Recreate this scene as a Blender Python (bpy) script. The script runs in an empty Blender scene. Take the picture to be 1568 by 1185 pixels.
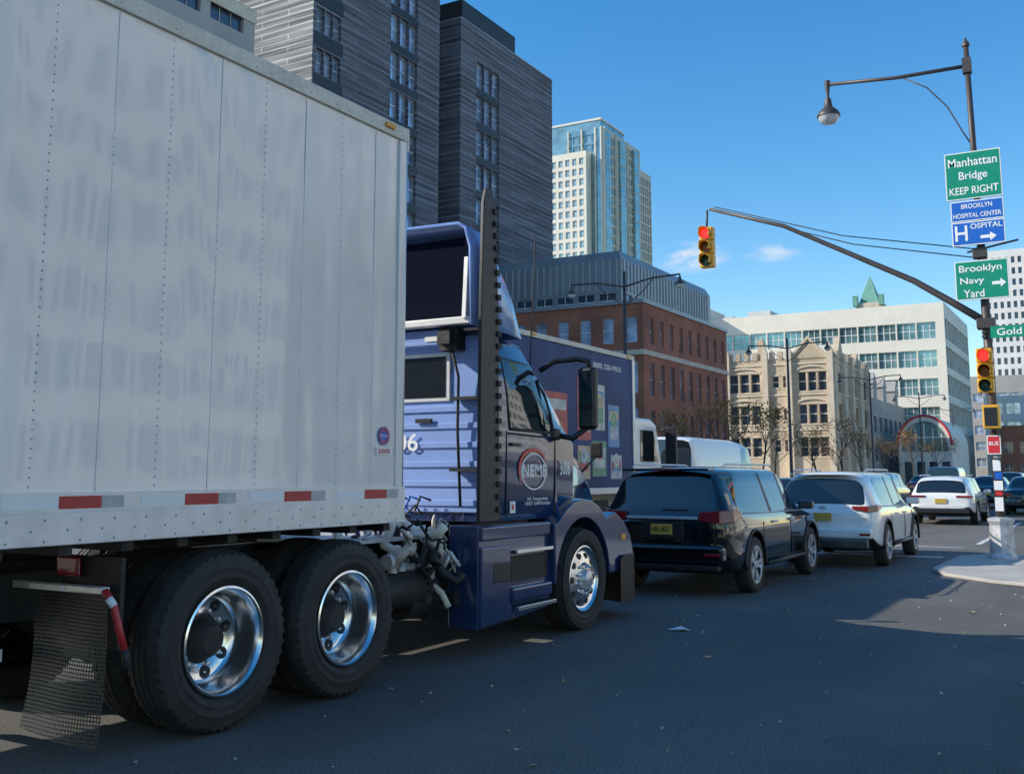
import bpy, bmesh, math, random
from mathutils import Vector, Matrix
random.seed(7)
sc=bpy.context.scene
R=math.radians
# ------------------------------------------------------------------ materials
MATS={}
def M(name,col,rough=.6,metal=0.,noise=0.,scale=3.,stretch=(1,1,1),bump=0.,bscale=40.,bstretch=(1,1,1),coat=0.,spec=.5,emit=0.,emitcol=None,alpha=1.,bdist=.02,speck=0.,speckscale=200,detail=5,patch=0.):
    m=bpy.data.materials.new(name);m.use_nodes=True;nt=m.node_tree;N=nt.nodes;Lk=nt.links
    b=N['Principled BSDF']
    c=(col[0],col[1],col[2],1)
    b.inputs['Base Color'].default_value=c
    b.inputs['Roughness'].default_value=rough;b.inputs['Metallic'].default_value=metal
    b.inputs['Specular IOR Level'].default_value=spec
    b.inputs['Coat Weight'].default_value=coat;b.inputs['Coat Roughness'].default_value=.05
    if emit:
        b.inputs['Emission Color'].default_value=tuple(emitcol or col)+(1,);b.inputs['Emission Strength'].default_value=emit
    tc=N.new('ShaderNodeTexCoord')
    last=None
    def mapped(st):
        mp=N.new('ShaderNodeMapping');mp.inputs['Scale'].default_value=st;Lk.new(tc.outputs['Object'],mp.inputs[0]);return mp
    def mul(fac,a,b_):
        nonlocal last
        mr=N.new('ShaderNodeMapRange');mr.inputs[1].default_value=a[0];mr.inputs[2].default_value=a[1];mr.inputs[3].default_value=b_[0];mr.inputs[4].default_value=b_[1]
        Lk.new(fac,mr.inputs[0])
        mx=N.new('ShaderNodeMix');mx.data_type='RGBA';mx.blend_type='MULTIPLY';mx.inputs[0].default_value=1
        if last: Lk.new(last,mx.inputs[6])
        else: mx.inputs[6].default_value=c
        Lk.new(mr.outputs[0],mx.inputs[7]);last=mx.outputs[2]
    if noise:
        mp=mapped(stretch);n=N.new('ShaderNodeTexNoise');n.inputs['Scale'].default_value=scale;n.inputs['Detail'].default_value=detail;n.inputs['Roughness'].default_value=.6
        Lk.new(mp.outputs[0],n.inputs['Vector']);mul(n.outputs['Fac'],(.3,.7),(1-noise,1+noise))
    if patch:
        mp=mapped((1.0,.28,1));n=N.new('ShaderNodeTexNoise');n.inputs['Scale'].default_value=.45;n.inputs['Detail'].default_value=3
        Lk.new(mp.outputs[0],n.inputs['Vector']);mul(n.outputs['Fac'],(.42,.60),(1-patch,1+patch))
        vo=N.new('ShaderNodeTexVoronoi');vo.feature='DISTANCE_TO_EDGE';vo.inputs['Scale'].default_value=.28
        nn=N.new('ShaderNodeTexNoise');nn.inputs['Scale'].default_value=1.6;nn.inputs['Detail'].default_value=5;Lk.new(tc.outputs['Object'],nn.inputs['Vector'])
        va=N.new('ShaderNodeVectorMath');va.operation='MULTIPLY_ADD';va.inputs[1].default_value=(.9,.9,0);Lk.new(nn.outputs['Color'],va.inputs[0]);Lk.new(tc.outputs['Object'],va.inputs[2]);Lk.new(va.outputs[0],vo.inputs['Vector'])
        mul(vo.outputs['Distance'],(.0,.005),(.82,1.))
    if speck:
        v=N.new('ShaderNodeTexNoise');v.inputs['Scale'].default_value=speckscale;v.inputs['Detail'].default_value=2;Lk.new(tc.outputs['Object'],v.inputs['Vector'])
        mul(v.outputs['Fac'],(.35,.68),(1-speck,1+speck))
    if last: Lk.new(last,b.inputs['Base Color'])
    if bump:
        mp=mapped(bstretch);n=N.new('ShaderNodeTexNoise');n.inputs['Scale'].default_value=bscale;n.inputs['Detail'].default_value=3
        Lk.new(mp.outputs[0],n.inputs['Vector'])
        bp=N.new('ShaderNodeBump');bp.inputs['Strength'].default_value=bump;bp.inputs['Distance'].default_value=bdist
        Lk.new(n.outputs['Fac'],bp.inputs['Height']);Lk.new(bp.outputs[0],b.inputs['Normal'])
    MATS[name]=m
    return m
def brickmat(name,c1,c2,mort,scale=1.,streak=0.,rough=.85,bw=.5,rh=.2,ms=.012):
    m=bpy.data.materials.new(name);m.use_nodes=True;nt=m.node_tree;N=nt.nodes;Lk=nt.links;b=N['Principled BSDF'];b.inputs['Roughness'].default_value=rough
    tc=N.new('ShaderNodeTexCoord');sp=N.new('ShaderNodeSeparateXYZ');Lk.new(tc.outputs['Object'],sp.inputs[0])
    ad=N.new('ShaderNodeMath');Lk.new(sp.outputs[0],ad.inputs[0]);Lk.new(sp.outputs[1],ad.inputs[1])
    cb=N.new('ShaderNodeCombineXYZ');Lk.new(ad.outputs[0],cb.inputs[0]);Lk.new(sp.outputs[2],cb.inputs[1])
    br=N.new('ShaderNodeTexBrick');br.inputs['Scale'].default_value=scale;br.inputs['Color1'].default_value=c1+(1,);br.inputs['Color2'].default_value=c2+(1,);br.inputs['Mortar'].default_value=mort+(1,)
    br.inputs['Mortar Size'].default_value=ms;br.inputs['Brick Width'].default_value=bw;br.inputs['Row Height'].default_value=rh
    Lk.new(cb.outputs[0],br.inputs[0]);out=br.outputs['Color']
    n=N.new('ShaderNodeTexNoise');mp=N.new('ShaderNodeMapping');Lk.new(tc.outputs['Object'],mp.inputs[0]);Lk.new(mp.outputs[0],n.inputs[0]);n.inputs['Scale'].default_value=1;n.inputs['Detail'].default_value=2 if streak else 4
    mp.inputs['Scale'].default_value=(.16,.16,5.5) if streak else (.3,.3,.3)
    mr=N.new('ShaderNodeMapRange');mr.inputs[1].default_value=.35;mr.inputs[2].default_value=.65;k=streak or .2;mr.inputs[3].default_value=1-k;mr.inputs[4].default_value=1+k*1.3
    Lk.new(n.outputs['Fac'],mr.inputs[0]);mx=N.new('ShaderNodeMix');mx.data_type='RGBA';mx.blend_type='MULTIPLY';mx.inputs[0].default_value=1
    Lk.new(out,mx.inputs[6]);Lk.new(mr.outputs[0],mx.inputs[7]);Lk.new(mx.outputs[2],b.inputs['Base Color'])
    return m
asphalt=M('asphalt',(.132,.126,.115),.85,noise=.16,scale=.7,speck=.5,speckscale=70,bump=.5,bscale=110,bdist=.006,patch=.16)
concrete=M('concrete',(.44,.42,.38),.9,noise=.15,scale=1.2,speck=.2,speckscale=60,bump=.3,bscale=60,bdist=.005)
soil=M('ground_grey',(.10,.10,.09),.95,noise=.2,scale=.05)
wpaint=M('road_paint',(.62,.62,.60),.7,noise=.3,scale=4,speck=.25,speckscale=60)
trailerw=M('trailer_white',(.73,.715,.685),.13,metal=.06,noise=.05,scale=1.1,stretch=(1,1.6,.6),bump=.20,bscale=1.,bstretch=(3,3.4,.8),bdist=.02,coat=.7,spec=.7)
cream=M('cream_rail',(.74,.67,.54),.5,noise=.12,scale=3,speck=.08,speckscale=30)
alu=M('aluminium_rail',(.74,.73,.71),.42,metal=.35,noise=.10,scale=6,bump=.15,bscale=20,bdist=.004)
rivm=M('rivet_steel',(.50,.49,.48),.35,metal=.4)
chrome=M('polished_aluminium',(.84,.83,.82),.20,metal=1.,noise=.10,scale=12,bump=.14,bscale=30,bdist=.003)
rimsil=M('wheel_silver',(.68,.69,.70),.32,metal=.6)
black=M('black_plastic',(.016,.016,.018),.45,noise=.2,scale=6)
chass=M('chassis_black',(.026,.025,.023),.65,noise=.4,scale=9,bump=.3,bscale=30)
rubber=M('tyre_rubber',(.032,.029,.026),.75,noise=.35,scale=7,bump=.35,bscale=60,bdist=.004)
navy=M('truck_navy',(.020,.040,.110),.13,coat=1.,noise=.10,scale=2)
bluel=M('truck_blue_sunlit',(.27,.40,.76),.30,coat=.5,noise=.07,scale=3)  # cab blue lightened for the sunlit rear wall, sun put into the colour
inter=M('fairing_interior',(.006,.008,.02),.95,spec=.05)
glass=M('vehicle_glass',(.012,.016,.018),.03,spec=.8,coat=.4)
bglass=M('window_glass',(.05,.07,.10),.06,spec=.9,noise=.5,scale=.35)
bglass_blue=M('window_glass_blue',(.46,.56,.72),.12,metal=.5,noise=.6,scale=.6)
bglass_teal=M('window_glass_teal',(.30,.46,.46),.12,metal=.45,noise=.3,scale=.25)
bglass_green=M('window_glass_green',(.22,.38,.38),.10,metal=.45,noise=.5,scale=.3)
white=M('white_trim',(.72,.72,.70),.5,noise=.05,scale=3)
redt=M('red_reflective',(.50,.035,.035),.35,noise=.15,scale=20)
whitet=M('white_reflective',(.88,.88,.85),.35)
greyt=M('grey_reflective',(.50,.50,.49),.35,noise=.15,scale=10)
redl=M('red_lamp',(.26,.010,.012),.15,coat=.6)
redlit=M('red_signal_lit',(.9,.01,.01),.3,emit=1.6,emitcol=(1,.035,.03))
amber=M('amber_lamp',(.85,.35,.02),.25)
amberd=M('amber_lens_dark',(.16,.07,.01),.3)
greend=M('green_lens_dark',(.01,.07,.05),.3)
yellow=M('signal_yellow',(.80,.40,.02),.45,noise=.12,scale=6)
pole=M('painted_steel_pole',(.085,.07,.065),.5,metal=.3,noise=.2,scale=3)
silverp=M('silver_painted_base',(.5,.5,.5),.45,metal=.3,noise=.4,scale=6,bump=.3,bscale=20)
sgreen=M('sign_green',(.0,.27,.16),.4,noise=.06,scale=2)
sblue=M('sign_blue',(.01,.13,.55),.4,noise=.06,scale=2)
swhite=M('sign_white',(.88,.88,.86),.4)
sred=M('sign_red',(.65,.03,.04),.4)
sback=M('sign_back',(.4,.4,.4),.5,metal=.5)
blackcar=M('car_black_paint',(.006,.006,.006),.06,coat=.8)
whitecar=M('car_white_paint',(.82,.81,.78),.18,coat=1.)
greycar=M('car_grey_paint',(.09,.095,.10),.18,coat=1.,metal=.3)
bluecar=M('car_blue_paint',(.03,.07,.20),.15,coat=1.)
redcar=M('car_red_paint',(.28,.02,.02),.15,coat=1.)
vanw=M('van_white_paint',(.82,.82,.80),.3,coat=.5)
plate=M('number_plate_gold',(.55,.36,.06),.5)
bark=M('bark',(.11,.085,.065),.95,noise=.3,scale=6)
leafm=M('dry_leaf',(.34,.19,.06),.8,noise=.45,scale=4)
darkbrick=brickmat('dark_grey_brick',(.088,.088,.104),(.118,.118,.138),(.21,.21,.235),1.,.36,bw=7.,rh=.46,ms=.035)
litbrick=brickmat('sunlit_grey_brick',(.26,.25,.235),(.19,.185,.18),(.42,.41,.38),1.,.45,bw=5.,rh=.46,ms=.06)  # lit copy of the tower's dark brick, sunlight put into the colour
redbrick=brickmat('red_brick',(.40,.135,.078),(.34,.11,.062),(.24,.16,.11),1.2)
tanstone=brickmat('tan_stone',(.60,.48,.34),(.54,.43,.30),(.40,.33,.24),.8)
tanstone2=M('tan_trim',(.64,.54,.41),.85,noise=.15,scale=1)
beigec=M('beige_concrete',(.38,.36,.33),.85,noise=.12,scale=.4)
warmc=M('warm_stone_panel',(.66,.60,.48),.7,noise=.08,scale=.3)
whitec=M('white_cladding',(.80,.74,.62),.7,noise=.08,scale=.3)
whiteb=M('white_concrete',(.76,.74,.70),.8,noise=.08,scale=.3)
metalg=M('ribbed_grey_metal',(.30,.31,.32),.45,metal=.3,noise=.15,scale=.5)
metall=M('light_rib_metal',(.50,.51,.52),.45,metal=.3)
copper=M('green_copper',(.16,.36,.28),.7,noise=.2,scale=1)
blackwall=M('black_cladding',(.018,.018,.020),.5)
glowroof=M('roof_dark',(.05,.05,.05),.9)
lampglass=M('lamp_glass',(.55,.57,.58),.15,spec=.8)
# ------------------------------------------------------------------ builders
class Obj:
    def __init__(s,name,loc=(0,0,0),rot=0,world=False):
        s.e=bpy.data.objects.new(name,None);s.e.empty_display_size=.3
        sc.collection.objects.link(s.e);s.e.location=loc;s.e.rotation_euler=(0,0,rot)
        s.off=Vector(loc) if world else Vector((0,0,0))
    def mesh(s,name,verts,faces,mats,fm=None,smooth=False,bevel=0,sub=0,solid=0):
        me=bpy.data.meshes.new(name)
        me.from_pydata([tuple(Vector(v)-s.off) for v in verts],[],faces)
        for m in (mats if isinstance(mats,(list,tuple)) else [mats]): me.materials.append(m)
        if fm:
            for p,i in zip(me.polygons,fm): p.material_index=i
        bm=bmesh.new();bm.from_mesh(me);bmesh.ops.recalc_face_normals(bm,faces=bm.faces);bm.to_mesh(me);bm.free()
        if smooth:
            for p in me.polygons:p.use_smooth=True
        ob=bpy.data.objects.new(name,me);sc.collection.objects.link(ob);ob.parent=s.e
        if solid: q=ob.modifiers.new('s','SOLIDIFY');q.thickness=solid
        if bevel:
            q=ob.modifiers.new('b','BEVEL');q.width=bevel;q.segments=3;q.limit_method='ANGLE';q.angle_limit=R(35)
            for p in me.polygons:p.use_smooth=True
            q.harden_normals=True
        if sub: q=ob.modifiers.new('u','SUBSURF');q.levels=sub;q.render_levels=sub
        return ob
    def flat(s,name,verts,faces,mats,fm=None):
        me=bpy.data.meshes.new(name)
        me.from_pydata([tuple(Vector(v)-s.off) for v in verts],[],faces)
        for m in (mats if isinstance(mats,(list,tuple)) else [mats]): me.materials.append(m)
        if fm:
            for p,i in zip(me.polygons,fm): p.material_index=i
        ob=bpy.data.objects.new(name,me);sc.collection.objects.link(ob);ob.parent=s.e
        return ob
    def box(s,name,x0,x1,y0,y1,z0,z1,mat,bevel=0):
        return s.boxes(name,[(x0,x1,y0,y1,z0,z1)],mat,bevel)
    def boxes(s,name,L,mat,bevel=0):
        v=[];f=[]
        for (x0,x1,y0,y1,z0,z1) in L:
            k=len(v);v+=[(x,y,z) for x in (x0,x1) for y in (y0,y1) for z in (z0,z1)]
            f+=[tuple(k+i for i in q) for q in [(0,1,3,2),(4,6,7,5),(0,4,5,1),(2,3,7,6),(0,2,6,4),(1,5,7,3)]]
        return s.mesh(name,v,f,mat,bevel=bevel)
    def _pr(s,name,v,n,mat,bevel):
        f=[tuple(range(n)),tuple(range(n,2*n))]+[(i,(i+1)%n,n+(i+1)%n,n+i) for i in range(n)]
        return s.mesh(name,v,f,mat,bevel=bevel)
    def prismX(s,name,poly,x0,x1,mat,bevel=0): return s._pr(name,[(x0,y,z) for y,z in poly]+[(x1,y,z) for y,z in poly],len(poly),mat,bevel)
    def prismY(s,name,poly,y0,y1,mat,bevel=0): return s._pr(name,[(x,y0,z) for x,z in poly]+[(x,y1,z) for x,z in poly],len(poly),mat,bevel)
    def prismZ(s,name,poly,z0,z1,mat,bevel=0): return s._pr(name,[(x,y,z0) for x,y in poly]+[(x,y,z1) for x,y in poly],len(poly),mat,bevel)
    def tube(s,name,pts,r,mat,n=10,cap=True):
        pts=[Vector(p) for p in pts];v=[];f=[]
        rr=r if isinstance(r,(list,tuple)) else [r]*len(pts)
        for i,p in enumerate(pts):
            d=(pts[min(i+1,len(pts)-1)]-pts[max(i-1,0)]).normalized()
            u=d.orthogonal().normalized() if i==0 else (u-d*u.dot(d)).normalized()
            w=d.cross(u)
            for k in range(n):
                a=2*math.pi*k/n;v.append(p+(u*math.cos(a)+w*math.sin(a))*rr[i])
        for i in range(len(pts)-1):
            for k in range(n): f.append((i*n+k,i*n+(k+1)%n,(i+1)*n+(k+1)%n,(i+1)*n+k))
        if cap: f+=[tuple(range(n)),tuple(range((len(pts)-1)*n,len(pts)*n))]
        ob=s.mesh(name,v,f,mat)
        for p in ob.data.polygons:
            if len(p.vertices)==4:p.use_smooth=True
        return ob
    def lathe(s,name,c,prof,mat,axis='X',n=48,sgn=1,mod=None,smooth=True):
        v=[];f=[];m=len(prof)
        for k in range(n):
            a=2*math.pi*k/n
            for j,(o,r) in enumerate(prof):
                if mod: r=mod(k,j,r)
                if axis=='X': v.append((c[0]+sgn*o,c[1]+r*math.cos(a),c[2]+r*math.sin(a)))
                elif axis=='Y': v.append((c[0]+r*math.cos(a),c[1]+sgn*o,c[2]+r*math.sin(a)))
                else: v.append((c[0]+r*math.cos(a),c[1]+r*math.sin(a),c[2]+sgn*o))
        for k in range(n):
            for j in range(m-1): f.append((k*m+j,k*m+j+1,((k+1)%n)*m+j+1,((k+1)%n)*m+j))
        ob=s.mesh(name,v,f,mat,smooth=smooth)
        if smooth:
            es=ob.modifiers.new('e','EDGE_SPLIT');es.split_angle=R(40)
        return ob
    def loft(s,name,rings,mats,fmf=None,sub=0,smooth=True,bevel=0):
        n=len(rings[0]);v=[p for r in rings for p in r];f=[];fm=[]
        for i in range(len(rings)-1):
            for k in range(n):
                f.append((i*n+k,i*n+(k+1)%n,(i+1)*n+(k+1)%n,(i+1)*n+k));fm.append(fmf(i,k) if fmf else 0)
        f+=[tuple(range(n)),tuple(range((len(rings)-1)*n,len(rings)*n))];fm+=[0,0]
        return s.mesh(name,v,f,mats,fm,smooth=smooth,sub=sub,bevel=bevel)
    def text(s,name,body,loc,w,h,mat,face='-Y'):
        cu=bpy.data.curves.new(name,'FONT');cu.body=body;cu.align_x='CENTER';cu.align_y='CENTER';cu.size=1;cu.materials.append(mat);cu.offset=.012
        ob=bpy.data.objects.new(name,cu);sc.collection.objects.link(ob)
        bpy.context.view_layer.update()
        dg=bpy.context.evaluated_depsgraph_get();me=bpy.data.meshes.new_from_object(ob.evaluated_get(dg))
        bpy.data.objects.remove(ob);bpy.data.curves.remove(cu)
        xs=[v.co.x for v in me.vertices];ys=[v.co.y for v in me.vertices]
        cx,cy=(max(xs)+min(xs))/2,(max(ys)+min(ys))/2;sx,sy=w/(max(xs)-min(xs)),h/(max(ys)-min(ys))
        for v in me.vertices:
            a,b=(v.co.x-cx)*sx,(v.co.y-cy)*sy
            if face=='-Y': p=Vector((a,0,b))
            else: p=Vector((0,a,b))
            v.co=p+Vector(loc)-s.off
        me.materials.clear();me.materials.append(mat)
        o=bpy.data.objects.new(name,me);sc.collection.objects.link(o);o.parent=s.e
        return o
    def facade(s,name,p0,p1,z0,z1,wins,wall,gl,frame,depth=.2,mull=(1,1),fw=.07,sill=None):
        d=Vector((p1[0]-p0[0],p1[1]-p0[1],0));W=d.length;d.normalize();n=Vector((d.y,-d.x,0));o=Vector((p0[0],p0[1],0))
        P=lambda u,z,k=0:o+d*u+n*k+Vector((0,0,z))
        us=sorted(set([0,W]+[round(a,3) for w in wins for a in w[:2]]));zs=sorted(set([z0,z1]+[round(a,3) for w in wins for a in w[2:4]]))
        v=[];f=[];fm=[]
        def q(a,b,c,e,m):
            k=len(v);v.extend([a,b,c,e]);f.append((k,k+1,k+2,k+3));fm.append(m)
        for i in range(len(us)-1):
            run=None
            for j in range(len(zs)-1):
                uc,zc=(us[i]+us[i+1])/2,(zs[j]+zs[j+1])/2
                hole=any(w[0]<uc<w[1] and w[2]<zc<w[3] for w in wins)
                if not hole:
                    if run is None: run=zs[j]
                if hole or j==len(zs)-2:
                    end=zs[j] if hole else zs[j+1]
                    if run is not None and end>run: q(P(us[i],run),P(us[i+1],run),P(us[i+1],end),P(us[i],end),0)
                    run=None
        for w in wins:
            a,b,c,e=[round(t,3) for t in w[:4]]
            q(P(a,c,-depth),P(b,c,-depth),P(b,e,-depth),P(a,e,-depth),1)
            q(P(a,c),P(b,c),P(b,c,-depth),P(a,c,-depth),2);q(P(a,e),P(b,e),P(b,e,-depth),P(a,e,-depth),0)
            q(P(a,c),P(a,c,-depth),P(a,e,-depth),P(a,e),0);q(P(b,c),P(b,c,-depth),P(b,e,-depth),P(b,e),0)
            k=-depth+.05
            for i in range(mull[0]+1):
                u=a+(b-a)*i/mull[0];u0,u1=max(a,u-fw/2),min(b,u+fw/2)
                q(P(u0,c,k),P(u1,c,k),P(u1,e,k),P(u0,e,k),2)
            for i in range(mull[1]+1):
                u=c+(e-c)*i/mull[1];u0,u1=max(c,u-fw/2),min(e,u+fw/2)
                q(P(a,u0,k+.004),P(b,u0,k+.004),P(b,u1,k+.004),P(a,u1,k+.004),2)
            if sill:
                for zz in (c-.18,e+.003):
                    q(P(a-.12,zz,.06),P(b+.12,zz,.06),P(b+.12,zz+.17,.06),P(a-.12,zz+.17,.06),3)
                    q(P(a-.12,zz+.17,0),P(b+.12,zz+.17,0),P(b+.12,zz+.17,.06),P(a-.12,zz+.17,.06),3)
                    q(P(a-.12,zz,0),P(b+.12,zz,0),P(b+.12,zz,.06),P(a-.12,zz,.06),3)
        return s.flat(name,v,f,[wall,gl,frame,sill or wall],fm)
# ------------------------------------------------------------------ world, sun, camera
SAZ=R(28);SEL=R(31)
w=bpy.data.worlds.new("World");sc.world=w;w.use_nodes=True;nt=w.node_tree;NN=nt.nodes;LL=nt.links
sk=NN.new('ShaderNodeTexSky');sk.sky_type='NISHITA';sk.sun_disc=False;sk.sun_elevation=SEL;sk.sun_rotation=R(242);sk.air_density=1.1;sk.dust_density=.15;sk.ozone_density=2.4
hs=NN.new('ShaderNodeHueSaturation');hs.inputs['Saturation'].default_value=1.38;hs.inputs['Value'].default_value=1.32;LL.new(sk.outputs[0],hs.inputs['Color'])
tcw=NN.new('ShaderNodeTexCoord');nz_=NN.new('ShaderNodeTexNoise');nz_.inputs['Scale'].default_value=42;nz_.inputs['Detail'].default_value=7
mpn=NN.new('ShaderNodeMapping');mpn.inputs['Scale'].default_value=(1,1,2.2);LL.new(tcw.outputs['Generated'],mpn.inputs[0]);LL.new(mpn.outputs[0],nz_.inputs[0])
acc=None
for (cx,cy,cz,sx,sz,amp) in ((-.336,.920,.2035,.028,.013,1.3),(-.264,.943,.205,.024,.008,.8)):
    sub_=NN.new('ShaderNodeVectorMath');sub_.operation='SUBTRACT';sub_.inputs[1].default_value=(cx,cy,cz);LL.new(tcw.outputs['Generated'],sub_.inputs[0])
    mu=NN.new('ShaderNodeVectorMath');mu.operation='MULTIPLY';mu.inputs[1].default_value=(1/sx,1/(sx*2),1/sz);LL.new(sub_.outputs[0],mu.inputs[0])
    ln=NN.new('ShaderNodeVectorMath');ln.operation='LENGTH';LL.new(mu.outputs[0],ln.inputs[0])
    mr=NN.new('ShaderNodeMapRange');mr.inputs[1].default_value=0;mr.inputs[2].default_value=1.3;mr.inputs[3].default_value=amp;mr.inputs[4].default_value=0;LL.new(ln.outputs['Value'],mr.inputs[0])
    if acc is None: acc=mr.outputs[0]
    else:
        ad=NN.new('ShaderNodeMath');ad.operation='MAXIMUM';LL.new(acc,ad.inputs[0]);LL.new(mr.outputs[0],ad.inputs[1]);acc=ad.outputs[0]
mrn=NN.new('ShaderNodeMapRange');mrn.inputs[1].default_value=.40;mrn.inputs[2].default_value=.66;LL.new(nz_.outputs['Fac'],mrn.inputs[0])
mlt=NN.new('ShaderNodeMath');mlt.operation='MULTIPLY';mlt.use_clamp=True;LL.new(acc,mlt.inputs[0]);LL.new(mrn.outputs[0],mlt.inputs[1])
mxw=NN.new('ShaderNodeMix');mxw.data_type='RGBA';LL.new(mlt.outputs[0],mxw.inputs[0]);LL.new(hs.outputs[0],mxw.inputs[6]);mxw.inputs[7].default_value=(5.6,5.9,6.3,1)
LL.new(mxw.outputs[2],NN['Background'].inputs[0]);NN['Background'].inputs[1].default_value=.15
sun=bpy.data.lights.new('sun','SUN');sun.energy=5.0;sun.angle=R(.5);sun.color=(1,.925,.80)
so=bpy.data.objects.new('sun',sun);sc.collection.objects.link(so)
sd=Vector((-math.cos(SAZ)*math.cos(SEL),-math.sin(SAZ)*math.cos(SEL),math.sin(SEL)))
so.rotation_euler=sd.to_track_quat('Z','Y').to_euler();so.location=(-30,-20,40)
cam=bpy.data.cameras.new('camera');co=bpy.data.objects.new('camera',cam);sc.collection.objects.link(co);sc.camera=co
co.location=(0,0,1.6);co.rotation_euler=(R(90)+math.atan(213/1578),0,R(30.18))
cam.sensor_width=36;cam.lens=36*1578/1568;cam.shift_y=-80.5/1568;cam.clip_end=6000;cam.clip_start=.05
sc.view_settings.view_transform='Standard';sc.view_settings.look='None';sc.view_settings.exposure=0
# ------------------------------------------------------------------ ground
g=Obj('ground');g.flat('ground_sheet',[(-3000,-3000,-.012),(3000,-3000,-.012),(3000,3000,-.012),(-3000,3000,-.012)],[(0,1,2,3)],soil)
r=Obj('road');r.flat('asphalt_sheet',[(-27,-80,0),(9,-80,0),(9,600,0),(-27,600,0)],[(0,1,2,3)],asphalt)
r.flat('cross_street',[(-200,-12,-.005),(120,-12,-.005),(120,17,-.005),(-200,17,-.005)],[(0,1,2,3)],asphalt)
mk=[]
for X in (-11.4,-14.9):
    for k in range(20): mk.append((X,X+.12,24+k*9,27+k*9))
for X in (-7.9,-17.9): mk.append((X,X+.12,22.6,200))
mk+=[(-17,-3.0,21.5,21.85),(-17,-3.0,24.6,24.75)]
for k in range(16): mk.append((-2.9,-2.78,26+k*9,29+k*9))
r.flat('lane_markings',[p for a,b,c,d in mk for p in ((a,c,.004),(b,c,.004),(b,d,.004),(a,d,.004))],[tuple(range(4*i,4*i+4)) for i in range(len(mk))],wpaint)
def pav(name,poly,z=.13):
    o=Obj(name);o.prismZ('slab',poly,0,z,concrete,bevel=.02)
pav('pavement',[(-60,17),(-26,17),(-26,400),(-60,400)])
pav('pavement',[(9,24),(40,24),(40,400),(9,400)])
pav('pavement',[(-2.75,18.6),(-2.45,17.7),(-1.7,16.9),(-.6,16.3),(3,15.5),(9,15.2),(9,23),(0,22.6),(-2.3,22.2),(-2.7,21.6)],.06)
pav('median_strip',[(-21.3,30),(-18.7,30),(-18.7,400),(-21.3,400)])
lv=[];lf=[]
for i in range(300):
    x=random.uniform(-5.2,2);y=random.uniform(3.2,19) ;s=random.choice((.008,.012,.016,.022,.034))*(1 if y<10 else 1.4)
    a=random.uniform(0,6.28);b=a+random.uniform(1.2,1.9);t=random.uniform(.004,.02);k=len(lv)
    lv+=[(x,y,.005),(x+s*math.cos(a),y+s*math.sin(a),.005+t),(x+s*1.4*math.cos((a+b)/2),y+s*1.4*math.sin((a+b)/2),.006),(x+s*math.cos(b),y+s*math.sin(b),.005+t*.6)]
    lf.append((k,k+1,k+2,k+3))
leafy=M('litter_leaf',(.52,.45,.30),.8,noise=.4,scale=2)
o=Obj('fallen_leaves');o.flat('leaves',lv,lf,leafy)
o=Obj('paper_scrap',(-4.0,10.3,0));o.flat('paper',[(-.12,-.03,.006),(.08,-.07,.03),(.11,.04,.006),(.0,.06,.04)],[(0,1,2,3)],whitet)
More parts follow.
